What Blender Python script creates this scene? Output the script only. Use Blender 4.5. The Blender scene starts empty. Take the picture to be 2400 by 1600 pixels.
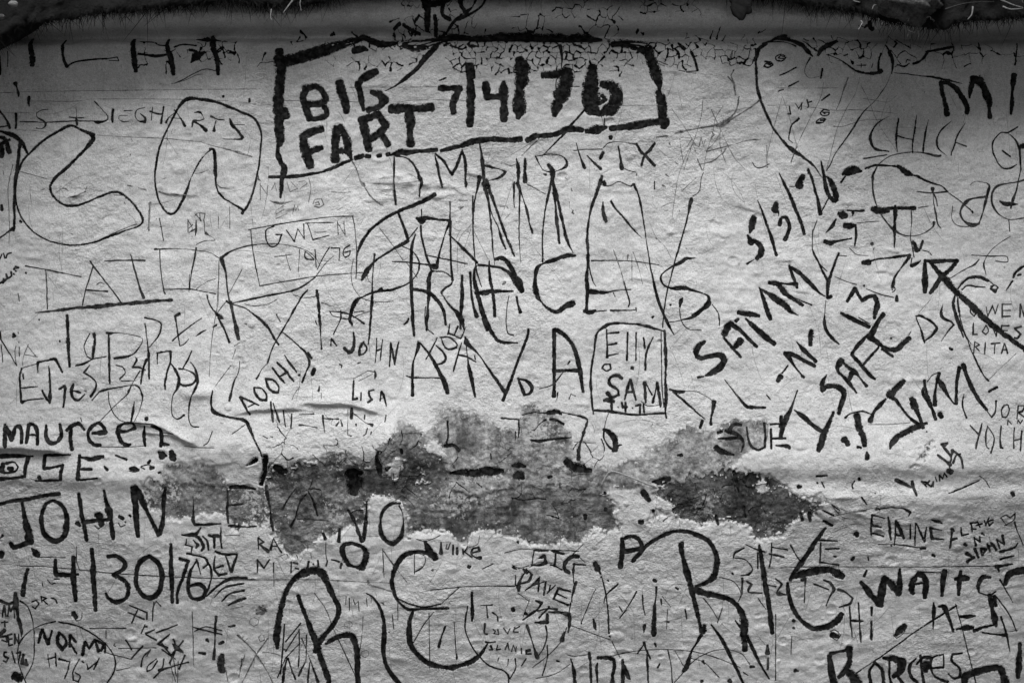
import bpy, math, random
import numpy as np
from mathutils import Vector

# ------------------------------------------------------------------ camera, sky, sun, exposure
scene = bpy.context.scene
COL = scene.collection
ORIGIN_Z = 0.5                       # height of the lower picture edge above the ground, metres
def W(u, v, h=0.0):                  # wall millimetres (right, down) + relief -> world metres
    return ((u - 1200.0) / 1000.0, -h, (1600.0 - v) / 1000.0 + ORIGIN_Z)

cam_d = bpy.data.cameras.new('camera')
cam_d.lens = 60.0
cam_d.sensor_width = 36.0
cam_d.clip_end = 500.0
cam = bpy.data.objects.new('camera', cam_d)
cam.location = (0.0, -4.0, ORIGIN_Z + 0.8)
cam.rotation_euler = (math.radians(90), 0, 0)
COL.objects.link(cam)
scene.camera = cam

SUN_EL, SUN_AZ = math.radians(60), math.radians(-5)      # azimuth from the camera side, negative = from the left
world = bpy.data.worlds.new('World')
scene.world = world
world.use_nodes = True
nt = world.node_tree
bg = nt.nodes['Background']
sky = nt.nodes.new('ShaderNodeTexSky')
sky.sky_type = 'NISHITA'
sky.sun_disc = False
sky.sun_elevation = SUN_EL
sky.sun_rotation = math.radians(180) + SUN_AZ
bw = nt.nodes.new('ShaderNodeRGBToBW')                   # black and white photograph: neutral skylight
nt.links.new(sky.outputs[0], bw.inputs[0])
nt.links.new(bw.outputs[0], bg.inputs['Color'])
bg.inputs['Strength'].default_value = 0.05

sun_d = bpy.data.lights.new('sun', 'SUN')
sun_d.energy = 1.5
sun_d.angle = math.radians(34)
sun_d.color = (1, 1, 1)
sun = bpy.data.objects.new('sun', sun_d)
sd = Vector((math.sin(SUN_AZ) * math.cos(SUN_EL), -math.cos(SUN_AZ) * math.cos(SUN_EL), math.sin(SUN_EL)))
sun.rotation_euler = (-sd).to_track_quat('-Z', 'Y').to_euler()
sun.location = (0, -4, 6)
COL.objects.link(sun)

scene.view_settings.view_transform = 'Standard'
scene.view_settings.look = 'None'
scene.view_settings.exposure = 1.35
scene.view_settings.gamma = 1.0
scene.view_settings.use_curve_mapping = False
scene.cycles.transparent_max_bounces = 16

# ------------------------------------------------------------------ helpers
rng = np.random.default_rng(76)
R = random.Random(76)

_LAT = {}
def lattice(k):
    if k not in _LAT: _LAT[k] = np.random.default_rng(k).random((256, 256))
    return _LAT[k]

def vnoise(U, V, su, sv, seed, octv=3, gain=0.5):
    out = np.zeros_like(U, dtype=np.float64); amp = 1.0; tot = 0.0
    for o in range(octv):
        g = lattice(abs(seed) * 31 + o)
        x = U / su * 2 ** o + 37.3; y = V / sv * 2 ** o + 91.7
        xi = np.floor(x).astype(int); yi = np.floor(y).astype(int)
        fx = x - xi; fy = y - yi
        fx = fx * fx * (3 - 2 * fx); fy = fy * fy * (3 - 2 * fy)
        a = g[yi % 256, xi % 256]; b = g[yi % 256, (xi + 1) % 256]
        c = g[(yi + 1) % 256, xi % 256]; d = g[(yi + 1) % 256, (xi + 1) % 256]
        out += amp * ((a * (1 - fx) + b * fx) * (1 - fy) + (c * (1 - fx) + d * fx) * fy - 0.5)
        tot += amp; amp *= gain
    return out / tot * 2.0            # about -1..1

def mesh_arrays(name, co, faces, uv=None):
    me = bpy.data.meshes.new(name)
    co = np.asarray(co, dtype=np.float32); faces = np.asarray(faces, dtype=np.int32)
    n = len(faces); k = faces.shape[1]
    me.vertices.add(len(co)); me.vertices.foreach_set('co', co.ravel())
    me.loops.add(n * k); me.loops.foreach_set('vertex_index', faces.ravel())
    me.polygons.add(n)
    me.polygons.foreach_set('loop_start', np.arange(0, n * k, k, dtype=np.int32))
    me.polygons.foreach_set('use_smooth', np.ones(n, dtype=bool))
    if uv is not None:
        l = me.uv_layers.new(name='UVMap')
        l.data.foreach_set('uv', np.asarray(uv, dtype=np.float32)[faces.ravel()].ravel())
    me.update(calc_edges=True)
    return me

def obj(name, me, mat=None, parent=None, loc=None):
    o = bpy.data.objects.new(name, me); COL.objects.link(o)
    if mat is not None: me.materials.append(mat)
    if loc is not None: o.location = loc
    if parent is not None: o.parent = parent
    return o

def tag(o, label=None, cat=None, group=None, kind=None):
    if label: o['label'] = label
    if cat: o['category'] = cat
    if group: o['group'] = group
    if kind: o['kind'] = kind
    return o

# ------------------------------------------------------------------ materials (all procedural, all neutral grey)
class M:
    def __init__(self, name):
        self.m = bpy.data.materials.new(name); self.m.use_nodes = True
        self.t = self.m.node_tree; self.b = self.t.nodes['Principled BSDF']
        self.b.inputs['Specular IOR Level'].default_value = 0.25
        self.g = self.t.nodes.new('ShaderNodeNewGeometry')
    def n(self, ty, **kw):
        x = self.t.nodes.new('ShaderNode' + ty)
        for k, v in kw.items(): setattr(x, k, v)
        return x
    def l(self, a, b): self.t.links.new(a, b)
    def noise(self, scale, detail=4, rough=0.6, stretch=None):
        x = self.n('TexNoise'); x.inputs['Scale'].default_value = scale
        x.inputs['Detail'].default_value = detail; x.inputs['Roughness'].default_value = rough
        if stretch:
            mp = self.n('Mapping'); mp.inputs['Scale'].default_value = stretch
            self.l(self.g.outputs['Position'], mp.inputs['Vector']); self.l(mp.outputs[0], x.inputs['Vector'])
        else: self.l(self.g.outputs['Position'], x.inputs['Vector'])
        return x.outputs['Fac']
    def math(self, op, a, b=None, c=None):
        x = self.n('Math', operation=op)
        for i, q in enumerate((a, b, c)):
            if q is None: continue
            if isinstance(q, (int, float)): x.inputs[i].default_value = q
            else: self.l(q, x.inputs[i])
        return x.outputs[0]
    def rng(self, a, f0, f1, t0, t1, smooth=False):
        x = self.n('MapRange'); x.interpolation_type = 'SMOOTHSTEP' if smooth else 'LINEAR'
        self.l(a, x.inputs[0])
        for i, q in enumerate((f0, f1, t0, t1)): x.inputs[i + 1].default_value = q
        return x.outputs[0]
    def bump(self, layers, dist=0.001):
        prev = None
        for fac, st, d in layers:
            b = self.n('Bump'); b.inputs['Strength'].default_value = st; b.inputs['Distance'].default_value = d
            self.l(fac, b.inputs['Height'])
            if prev is not None: self.l(prev, b.inputs['Normal'])
            prev = b.outputs[0]
        self.l(prev, self.b.inputs['Normal'])
    def grey(self, fac):                                   # scalar -> base colour
        c = self.n('CombineColor'); 
        for i in range(3): self.l(fac, c.inputs[i])
        self.l(c.outputs[0], self.b.inputs['Base Color'])

WALL_GREY = 0.60
def plaster(name, base, mott, grit, fleck=0.0, rough=0.85, wrinkle=1.0, rim=None):
    m = M(name)
    big = m.noise(6, 2, 0.6); mid = m.noise(34, 3, 0.65); peel = m.noise(150, 3, 0.7); fine = m.noise(430, 1, 0.8)
    brush = m.noise(52, 2, 0.7, (0.4, 1, 2.6))
    v = m.math('MULTIPLY_ADD', m.math('SUBTRACT', big, 0.5), mott * 0.9, 1.0)
    v = m.math('ADD', v, m.math('MULTIPLY', m.math('SUBTRACT', mid, 0.5), mott))
    v = m.math('ADD', v, m.math('MULTIPLY', m.math('SUBTRACT', brush, 0.5), 0.14))
    v = m.math('ADD', v, m.math('MULTIPLY', m.math('SUBTRACT', peel, 0.5), grit * 0.55))
    v = m.math('ADD', v, m.math('MULTIPLY', m.math('SUBTRACT', fine, 0.5), grit))
    v = m.math('MULTIPLY', v, base)
    v = m.math('MULTIPLY', v, m.rng(m.noise(115, 3, 0.8), 0.29, 0.35, 0.45, 1.0))         # grit specks and dirt
    if fleck:                                              # bare undercoat: blotches, black pits and crumbs of the pale skin
        blot = m.noise(19, 3, 0.7); fine2 = m.noise(75, 3, 0.75)
        v = m.math('MULTIPLY', v, m.rng(blot, 0.36, 0.64, 0.40, 1.7))
        v = m.math('MULTIPLY', v, m.rng(fine2, 0.32, 0.68, 0.60, 1.45))
        v = m.math('MULTIPLY', v, m.rng(m.noise(42, 3, 0.7), 0.30, 0.36, 0.30, 1.0))
        w = m.math('MULTIPLY_ADD', m.math('SUBTRACT', m.noise(8, 2, 0.6), 0.5), 0.75, m.noise(95, 4, 0.8))
        f = m.rng(w, 0.605, 0.65, 0.0, 1.0)
        mx = m.n('Mix'); m.l(f, mx.inputs[0]); m.l(v, mx.inputs[2]); mx.inputs[3].default_value = fleck; v = mx.outputs[0]
    if rim is not None:                                    # the skin thins out irregularly towards the patch edge
        at = m.n('Attribute'); at.attribute_name = 'cover'
        e = m.math('ADD', at.outputs['Fac'], m.math('MULTIPLY', m.math('SUBTRACT', peel, 0.5), 1.6))
        e = m.math('ADD', e, m.math('MULTIPLY', m.math('SUBTRACT', m.noise(70, 2, 0.6, (1.6, 1, 0.45)), 0.5), 1.5))
        e = m.rng(e, rim[0], rim[1], 0.0, 1.0, True)
        mx = m.n('Mix'); m.l(e, mx.inputs[0]); mx.inputs[2].default_value = WALL_GREY; m.l(v, mx.inputs[3]); v = mx.outputs[0]
    m.grey(m.math('MAXIMUM', v, 0.01))
    m.b.inputs['Roughness'].default_value = rough
    m.b.inputs['Specular IOR Level'].default_value = 0.15
    area = m.rng(m.noise(3.2, 2, 0.6), 0.38, 0.64, 0.12, 1.0)      # some stretches are trowelled smooth, some are wrinkled
    area2 = m.rng(m.noise(5.1, 2, 0.6), 0.36, 0.62, 1.0, 0.2)
    m.bump([(m.math('MULTIPLY', mid, area2), 0.7 * wrinkle, 0.0060), (brush, 0.15 * wrinkle, 0.0012), (m.math('MULTIPLY', peel, area), 1.0, 0.0050), (fine, 0.8, 0.0011)])
    return m.m

def paint(name, col, k, ragged, patchy, bias, rough=0.85, soft=0.22, fade=0.0):
    m = M(name)
    uv = m.n('UVMap'); sx = m.n('SeparateXYZ'); m.l(uv.outputs[0], sx.inputs[0])
    e = m.math('SUBTRACT', 1.0, m.math('ABSOLUTE', m.math('MULTIPLY_ADD', sx.outputs[0], 2.0, -1.0)))
    a = m.math('MULTIPLY', e, k)
    a = m.math('ADD', a, m.math('MULTIPLY', m.math('SUBTRACT', m.noise(290, 2, 0.8), 0.5), ragged))
    a = m.math('ADD', a, m.math('MULTIPLY', m.math('SUBTRACT', m.noise(55, 2, 0.7), 0.5), patchy))
    a = m.math('ADD', a, bias)
    if fade:                                               # worn and dry-brushed stretches
        a = m.math('SUBTRACT', a, m.rng(m.noise(11, 2, 0.6), 0.47, 0.68, 0.0, fade))
    al = m.rng(a, 0.0, soft, 0.0, 1.0, True)
    m.grey(m.rng(m.noise(85, 3, 0.75), 0.42, 0.72, col, col * 6 + 0.012))
    m.b.inputs['Roughness'].default_value = rough
    m.b.inputs['Specular IOR Level'].default_value = 0.04
    tr = m.n('BsdfTransparent'); mx = m.n('MixShader')
    m.l(al, mx.inputs[0]); m.l(tr.outputs[0], mx.inputs[1]); m.l(m.b.outputs[0], mx.inputs[2])
    m.l(mx.outputs[0], m.t.nodes['Material Output'].inputs['Surface'])
    return m.m

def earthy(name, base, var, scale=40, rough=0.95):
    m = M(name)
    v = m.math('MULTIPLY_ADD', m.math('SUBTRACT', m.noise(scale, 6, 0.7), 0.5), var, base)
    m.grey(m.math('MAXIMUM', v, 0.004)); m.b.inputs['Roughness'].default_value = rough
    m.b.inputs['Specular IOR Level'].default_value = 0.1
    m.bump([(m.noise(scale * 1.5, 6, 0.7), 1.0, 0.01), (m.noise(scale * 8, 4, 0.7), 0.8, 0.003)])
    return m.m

MAT = {
 'wall': plaster('pale_wall_plaster', WALL_GREY, 0.46, 1.0),
 'stain': plaster('stained_grey_plaster', 0.22, 0.5, 1.0, 0.42, 0.9, 1.0, (0.10, 0.62)),
 'bare': plaster('bare_grey_undercoat', 0.15, 0.5, 1.2, 0.46, 0.9, 1.5, (0.0, 0.34)),
 'dark': plaster('bare_dark_undercoat', 0.075, 0.5, 1.2, 0.32, 0.9, 1.5, (0.0, 0.30)),
 'B': paint('black_brush_paint', 0.006, 3.0, 4.6, 2.2, 0.1, soft=0.4, fade=0.5),
 'M': paint('black_marker_paint', 0.008, 2.7, 2.8, 2.2, -0.05, soft=0.8, fade=1.0),
 'T': paint('thin_scratched_line', 0.014, 2.6, 1.8, 1.6, 0.2, soft=0.9, fade=0.7),
 'F': paint('faint_scratched_line', 0.06, 2.0, 2.2, 2.4, -0.2, 0.9, soft=1.3, fade=0.8),
 'crack': paint('crack_shadow_line', 0.005, 3.2, 0.8, 0.6, 0.35, 0.95, soft=0.6),
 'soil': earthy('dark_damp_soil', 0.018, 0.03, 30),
 'ground': earthy('trodden_ground_soil', 0.09, 0.08, 12),
 'stone': earthy('mossy_stone', 0.12, 0.45, 75),
 'pebble': earthy('pale_pebble', 0.36, 0.2, 90),
 'straw': earthy('dry_straw', 0.30, 0.2, 60, 0.7),
 'root': earthy('dark_root_bark', 0.07, 0.08, 70),
 'wire': earthy('weathered_wire', 0.6, 0.25, 120, 0.35),
}

MARKS = '''
@ 0 0
# painted_letters | B | tall black bars and a slanting L cut off under the dark overhang
s 20 4,520 12,600 8,690
s 7 82,480 86,560 80,620
l 34 272,345,22 290,440,34 305,540,52 302,600,46
l 24 578,352,16 578,450,26 590,550,26 615,618,30 / w=14 618,612 690,575 800,555 980,540 / w=8 980,540 1075,525 1090,560 1000,555
l 42 1208,345,26 1218,430,42 1235,560,46 1246,655,34
l 36 1522,340,22 1540,440,44 1572,550,40 1592,680,34
l 40 1930,325,48 1965,450,44 1995,560,42 2003,680,34 / w=30 1780,340,10 1900,345,44 2015,362,10
s 60 1755,575,16 1805,520,64 1880,480,18 / w=20 1740,460 1800,470 1830,500
s 7 1600,765 1680,730 1770,680 1880,635 1980,652 / w=4 1570,770 1700,735 1800,690 1860,680
s 18 1270,495 1340,505 1430,515,26 1550,500 / w=14 1280,370 1400,380 1450,410 1530,420 / w=16 1600,430 1680,405 1800,420
# scratched_name | M | thin broken lettering of a family name above the left loop drawings
s 26 148,770,34 160,810,10 172,860,32 172,890,14
s 22 265,895,30 262,940,24 268,978,10
l 26 148,1050 150,1100 148,1180 / w=22 0,1020 60,1100 95,1180 / w=12 0,1170 90,1155
l 9 440,1005 390,1010 335,1040 345,1080,12 410,1120,22 415,1160,18 380,1185 335,1180,12
s 10 185,1122 300,1122,12 420,1125 640,1112 800,1112 950,1112
l 14 635,1075 700,1082 765,1082 / w=26 695,990,10 700,1060,8 700,1100,30 705,1145,28
l 10 865,930,18 930,1000,8 985,1070,14 975,1105,20 900,1125,26 865,1115,20
l 24 1035,1010 1028,1080,30 1030,1120,20
l 7 1140,1018,12 1215,1015,6 / 1170,1060 1100,1065 1090,1095 1130,1120,14 1180,1115
l 7 1330,990 1260,1010 1240,1060 1270,1110 1330,1120,26 1335,1085,20 1290,1045,10
l 8 1400,985 1390,1105 / w=16 1380,1025 1440,1045 1485,1050 / w=24 1500,985 1490,1060,18 1480,1130,26
l 8 1600,1010,16 1640,1060,8 1700,1160,28 / 1600,1040 1550,1080 1525,1125,24 / w=6 1560,1085 1670,1090
l 9 1785,1035 1830,1030,24 1860,1060,8 1875,1095 1830,1110 1780,1115,20 1765,1170,8 / 1780,1115,26 1830,1145,20 1895,1200,38
l 13 1940,1070,22 1990,1095 2060,1105 / w=9 1985,1110 1975,1150 1968,1200,26
l 10 2110,1095,26 2130,1150,30 2180,1200,20 2225,1260,30 2200,1278,14 2050,1278,5 / w=5 2140,1145 2245,1145
# faint_lines | F | long faint horizontal creases high on the left side of the wall
s 5 0,858 400,842 1100,830 1700,822 2352,818
s 5 270,930 700,930 860,910 1300,908 1700,915 2100,928 2352,960
s 4 150,1195 300,1200 420,1215
s 5 890,1240 1200,1260 1500,1272 1850,1305
s 6 1850,1305 1950,1340 2060,1365,12 2200,1405,20 2315,1440,18
# scratched_tick | B | two short dark ticks right of the arch top
s 20 2050,880,22 2050,890,18 / 2292,912 2290,938
@ 600 0
# painted_frame | B | bold black box drawn round the largest date and slogan
s 85 215,475,60 218,560,90 230,680,72 215,780,72 208,900,85 208,1000,80 210,1120,75 218,1220,85 222,1300,60 200,1370,32 205,1440,42 235,1500,40 260,1545,55 240,1640,34 230,1740,36 222,1815,20
s 50 262,1010,60 268,1065,66
s 95 225,580 380,540,95 520,500,92 700,440,92 860,385,80 940,355,56 / w=60 930,355,40 990,335,60 1090,390,62 1170,415,60 1290,395,45
s 60 905,470,60 980,460,50 1030,470,20
s 80 1370,420,70 1500,420,110 1620,385,110 1780,340,75 1960,345,60 2120,345,70 2352,335,80 2512,335,80 2702,345,78 2872,345,70 3032,350,90 3172,352,50
s 80 3282,400,60 3402,400,80 3512,415,120 3592,440,110
s 80 3592,450,90 3632,560,80 3672,680,85 3702,770,60 3707,835,30
s 75 3697,850,50 3727,930,75 3737,1050,70 3752,1130,85 3747,1165,60
s 56 3712,1115 3552,1140,66 3402,1165,60 3262,1180,40 / w=50 3217,1170,30 3132,1190,68 3037,1205,40 / w=44 2997,1195 2872,1185,56 2752,1235,44 2592,1252,40 / w=40 2572,1245,50 2492,1290,46 / w=40 2432,1278 2330,1285 2150,1280,44 2000,1300,50 1890,1340,40
s 36 1870,1345 1780,1365,42 1700,1385,30 / w=34 1660,1375 1500,1390 1400,1400,40 1320,1400,48 1230,1425,20 / w=34 1218,1418 1200,1422 / 1140,1428 1115,1432 / 1045,1437 1015,1437 / w=44 980,1432 915,1452
s 26 880,1465 800,1500,32 700,1545,34 600,1580,20 500,1600 330,1625,30 120,1625,24
# painted_slogan | B | bold two line slogan painted at left inside the black box
l 66 455,830,70 435,900,70 460,1000,70 490,1090,60 / w=64 455,820 550,800,60 610,845,64 640,905,64 600,955,60 480,960,60 / w=50 610,960 645,1010,50 640,1065,54 560,1090,50 490,1095,46
l 75 768,765,76 792,860,78 822,960,70 832,1030,44
l 65 1105,665,70 1010,710,62 945,770,56 955,850,52 970,930,42 990,1010,26 / w=60 1060,850,40 1130,870,75 1175,930,85 1120,985,60 1030,1010,50
l 74 428,1250,56 445,1350,72 475,1450,78 500,1520,70 / w=62 430,1245 520,1210 600,1185 / w=52 470,1405 600,1358
l 70 742,1185,70 730,1300 725,1465 / w=75 770,1175 810,1225 840,1310 850,1390,64 872,1450,36 / w=56 740,1385 840,1385
l 62 978,1100,70 1000,1200 1020,1290 1040,1375,70 / w=58 980,1105 1060,1075 1125,1050 1190,1155,66 1130,1230,60 1030,1290,60 / w=58 1135,1220 1190,1290 1215,1330,60
l 75 1245,1005 1340,1000 1480,1000,60 1610,990,64 / w=74 1395,1010 1420,1120,85 1412,1220,60 1422,1325,80
# painted_date | B | bold date with slashes painted at right inside the black box
d 50 1690,818 1790,815 1880,810 / w=58 1870,815 1850,860 1812,950,60 1815,1035,58
s 65 1965,615,70 1968,700,56 1972,850,66 1972,1000,66 1965,1150,56
d 62 2110,775,60 2120,850 2125,900 / w=50 2125,890 2260,890 / w=68 2275,760,40 2278,850,76 2280,950,66 2280,1100,66
s 100 2422,555,70 2442,650,130 2442,750,110 / w=85 2427,790,70 2417,900,95 2422,1010,95 2410,1080,46
d 85 2642,695,70 2742,690,76 2852,655,70 / w=110 2862,660,90 2847,760,120 2802,880,120 2752,1000,90 2742,1055,50
d 115 3092,625,80 3082,750,120 3077,880,130 3092,985,120 3132,1030,60 / w=100 3182,780,60 3272,800,100 3312,880,120 3282,980,120 3192,1035,70 3102,1050,30 / w=30 3142,960 3212,920 3180,880
s 42 3257,1262,40 3258,1275,34
# cracked_stroke | B | dark cracked paint marks at the top edge above the box
s 60 1550,0 1568,70 1585,150,60 1570,270,46 / w=56 1590,70 1700,60 1790,0 / w=22 1890,0,60 1885,80,34 1930,150,40 1990,100,14 2030,10 / w=20 2115,-10 2085,80 2000,150 1900,190,26 1830,220,26 1740,295 / w=30 1650,180 1655,240 1645,310 / w=24 1270,270 1330,235 / 1360,245 1460,290 1500,300 / w=30 1730,70 1720,170 1790,210
s 50 1660,430,56 1560,540,44 1480,640,40 1390,715,34 1290,790,14 1190,838,6
s 12 2792,420,30 2812,540,16 2800,660,6 / w=7 2782,690 2755,760 2758,870 / w=4 2757,800 2972,800
s 16 3137,770,24 3072,930,14 3002,1030,16 2912,1130,20 2832,1230,20 2722,1340,12 2632,1430,6 / w=8 3052,985 3112,1040,14 3202,1055
s 24 3882,395 3932,455,34 / 3997,480 4032,560 4054,650 / w=7 3882,650 3952,662 4052,655 / w=5 3952,670 4042,675
s 6 3512,450 3602,530 3732,580 3782,600 / w=5 3522,480 3632,560 3752,610
s 10 3202,1090 3202,1180 / w=5 3187,1095 3192,1150
@ 600 0
# faint_lines | F | fine level hairlines crossing the inside of the black box
s 5 860,805 1200,805 1660,803 / 2020,803 2090,803
s 5 260,925 780,930 / 850,935 940,938 / w=5 1290,945 1420,925 1640,920 2000,930
s 4 -20,965 100,965 160,950 / 3212,970 3752,970
@ 1200 0
# scratched_name | F | tangle of crossing hairline scratches right of the box corner
l 8 1580,1255 1545,1270 1555,1370 1575,1480
l 6 1610,1350 1650,1280 1690,1390
l 7 1680,1330 1720,1345 1740,1260 1760,1340 1780,1280
l 6 1840,1210,16 1860,1240 1830,1270
s 5 1470,1000 1590,1170 1690,1330 / 1755,920 1740,1060 1700,1210 1640,1380 1580,1560 / 1830,1005 1900,1150 2030,1420 2140,1550 / 1940,970 1870,1090 1840,1240 1790,1400 1760,1568
s 7 2290,1275 2160,1290 2020,1330 1790,1390 / 1790,1380 1860,1310 1920,1210 / 1915,1200 1915,1340 1970,1500
s 12 1970,1365 1920,1420 1840,1480 1720,1510 / 1705,1460 1750,1560 / 1960,1370,20 1940,1410
s 12 1330,1258 1430,1250 / w=18 1500,1225,10 1570,1205,22 1700,1180,10 1880,1152 / w=24 1890,1150,40 1950,1130,46 2010,1080,24 2060,1010,14 2085,890,12 / w=14 1950,1140 2090,1050 2190,990 2270,925,20 / w=16 2010,700 2040,780 2055,870 / 1985,710 2030,760 / 2035,645 2015,690 / 2020,480 2008,540,26
p 34 1448,1320,26 1450,1326,20 / 1515,1500,40 1530,1505,20
s 9 2210,1490 2250,1535 2352,1530
@ 1800 0
# painted_heart | M | large heart outline with ringed spots inside, high on the right
o 26 -10,400 -90,460,42 -115,560,24 -108,680,26 -100,800,24 -70,920,26 -10,1060,24 60,1190,24 200,1360,32 330,1450,26 430,1530,18
o 34 -50,400,16 30,370,24 110,330,44 210,350,58 300,410,46 360,480,30 405,525,12 / w=14 20,380 150,380 250,430
o 40 450,515,30 490,460,50 550,420,52 640,370,30 / w=16 330,370 390,440 450,480
o 8 540,1568,10 580,1500,14 620,1410,7 720,1270,14 800,1150,16 870,1040,12 980,930,6 1040,850,10 1090,770,6 1120,690,4
p 12 150,520 110,505 65,530 75,560 130,565 160,535 110,515 90,540 140,545
p 16 -30,570 20,580 40,605 0,625 -40,615 -20,590 15,600
p 12 560,1020 510,1010 475,1040 500,1065 550,1060 560,1035 500,1035 520,1050
p 14 530,1100 490,1088 450,1110 445,1130,20 500,1128 520,1110 480,1105
s 14 105,695 180,665,18 255,625 / 95,840 140,825 / 190,795 280,750,20 / 490,925 560,870,20 / 355,920 370,980 360,990 / 370,945 400,935 / 250,960 280,1000 310,950 300,1010 / 195,980 205,1050 180,1050
s 16 280,1095,30 220,1150,18 200,1220,16 195,1280,10 230,1310,6
l 20 495,640 485,720 / w=6 380,540,20 340,620 335,670 380,720 470,705
# scratched_lines | F | web of straight hairline scratches running through the large heart
s 5 130,890 80,1070 0,1400 / 130,890 190,1060 260,1310 290,1400 / 510,760 480,900 400,1060 270,1330 210,1490
s 5 840,710 800,860 720,1000 640,1170 590,1360 540,1560 / 850,790 930,940 1010,1130 1190,1400
s 12 730,720 690,830,16 660,930,12 625,1010,5 / 720,775 680,850
s 5 90,810 400,812 640,812,9 / 0,970 200,970 370,985 620,1015 820,1012 1100,1035 1190,1045
s 5 600,1165 700,1160 850,1110 1000,1100 1170,1095 / 870,910 960,920 1100,940 1180,880
# dark_curve | M | dark hooked crack line hanging below the overhang at right
s 18 540,510,8 640,550,8 720,600,24 800,655,22 900,680,24 990,675,46 1030,655,46 / w=26 1005,640,30 1010,560,20 1030,500,20 / w=18 1080,420 1120,500,30 1140,590,20 1130,680,14
s 12 1180,600 1250,615,18 1290,590 / 1260,580 1270,555 1300,560 / w=22 1330,590 1400,560 1460,490,26 / w=20 1450,480 1560,460 1700,430,30
s 10 810,608 890,608 / 850,590 850,625 / 955,595 945,630
s 14 1150,675,5 1280,685,10 1400,700,8 1520,712,16 1650,740,22 1780,770,6
# painted_letters | B | bold black M and bar reaching the right edge of the picture
l 42 1590,765,50 1602,850,40 1630,960,42 1648,1050,44 / w=40 1590,762 1660,770,26 1730,820,44 1790,900,48 1830,980,40 1825,1040,34 / w=32 1850,900,20 1860,820,40 1885,725,60 1935,745,80 1985,810,50 2008,880,62 2032,935,60 2030,1000,26 2037,1080,32
l 38 2256,695,54 2248,770,46 2242,850,28 2240,950,36 2230,1050,20
# scratched_word | M | medium dark handwritten city name below the bold M at right
l 16 1110,1072,5 1010,1130,14 950,1220,22 945,1300,24 990,1370,26 1110,1392,16
l 22 1200,1095 1185,1200 1180,1300 1190,1395,8 / w=12 1185,1245 1260,1270,20 1330,1285 / w=20 1368,1060,6 1350,1180,22 1330,1300 1328,1400
l 18 1478,1100,6 1445,1230,20 1430,1330 1425,1400
l 16 1690,1110,4 1600,1190,14 1555,1270,18 1565,1360,16 1640,1435,4
l 16 1812,1130,4 1740,1250,18 1710,1340,20 1680,1425 / w=14 1730,1310 1820,1345
l 13 2290,1170 2200,1220 2130,1225,10 2060,1320,18 2080,1440,16 2140,1540,22 2220,1548,26 2285,1510,8 / w=14 2200,1225,6 2270,1290,22 2300,1370,14 2312,1450,18 2320,1560,12 / w=20 2150,1390 2220,1440
s 60 2320,1350,40 2370,1340,80
@ 0 280
# drawn_outline | B | smooth black boomerang shaped outline, leftmost of the two loop drawings
o 18 270,315,22 400,195,24 520,120,24 640,58,24 740,95,22 850,145,40 840,200,40 760,300,30 660,400,26 560,490,26 490,560,26 462,620,24 480,690,20 560,770,18 640,795,20 760,775,18 900,715,18 1030,670,18 1110,680,20 1200,750,20 1280,850,22 1312,930,24 1270,980,16 1160,1020,12 1020,1070,22 860,1130,14 680,1155,16 520,1135,14 380,1080,14 260,980,14 180,860,14 150,740,14 150,620,16 165,500,20 210,390,20 270,315,20
o 5 1000,1065 1100,1020 1255,960 / 1050,695 1130,700 1160,730
# painted_letters | B | blotchy black letter fragments and a tall stem at the left edge
l 26 0,110,18 130,150,40 200,210,34 260,320,18 / w=26 185,230,20 175,340,28 155,480,26 140,640,26 132,800,28 135,940,22 130,1020,30 / w=20 190,220,40 170,330
l 36 -10,160,20 40,180,36 70,230,40 90,300,36 / w=40 20,220,30 20,280,44 20,345,40 / w=30 0,240 90,190
s 14 0,1090 70,1040 130,1000,28 / w=20 190,935,22 205,945,14
p 30 18,790,20 18,830,34
s 5 120,410 80,640 85,900 90,1000 85,1140 / 30,470 36,510
# scratched_word | M | tiny slanted handwriting at the left edge beside the first long name
l 13 -10,1310 20,1240 / 35,1230 50,1275
l 12 60,1270 70,1240 110,1225
l 18 -10,1510 30,1490 40,1465 / 30,1500 60,1470
l 18 60,1420 75,1460 110,1440 105,1400
p 18 130,1420,20 136,1424,14
l 16 150,1370 175,1360 145,1350 130,1375 150,1395
p 26 240,1408,22 244,1414,16
# drawn_outline | B | black boot shaped arch outline, second loop drawing from the left edge
o 18 1580,0,16 1500,170,18 1450,320,18 1425,500,16 1430,620,16 1450,720,18 1500,820,20 1565,870,20 1620,840,22 1680,740,28 1735,600,18 1760,530,8 1830,400,14 1890,320,8 1945,280,14
o 22 1930,275,24 1965,285,24 1978,400,22 1980,470,30 1980,560,20 1995,640,14 2040,710,20 2130,770,14 2240,835,22 2225,865,24
o 18 2250,830,20 2300,740,18 2345,580,16 2380,400,14 2395,240,14 2400,130,16 2370,40,22 2320,-20,16 2230,-60,20 2120,-110,22 2000,-155,24 1850,-185,30 1730,-190,32 1660,-140,28 1580,0,16
# scratched_name | F | ragged bent crease marks inside the two loop drawings
s 16 625,722,8 700,705,20 780,665,12 / w=12 570,635,8 600,635,18 625,655 / w=6 510,680 560,640 / 780,660 795,620
s 14 1465,665,18 1540,685,20 1620,690,14 1700,695,8 1800,700,4 / w=10 1990,590 2030,625,14 2110,635,4 / w=8 1790,500 1850,490,12 1915,465
s 10 380,650 415,640 / 1170,605 1215,615 / 1275,630 1340,645 / 1500,545 1525,538 / 190,480 300,510 430,545
p 18 1145,768,24 1150,776,18 / 1210,180,8 1215,200,8 / 1383,765,16 1384,770,12 / 1436,910,12 1438,914,12 / 1195,320,10 1197,326,8
s 20 1370,770 1372,880 1365,1010 / w=5 1140,840 1220,900 1260,970
# scratched_name | T | tiny boxed scribble of letters under the boot shaped outline
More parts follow.
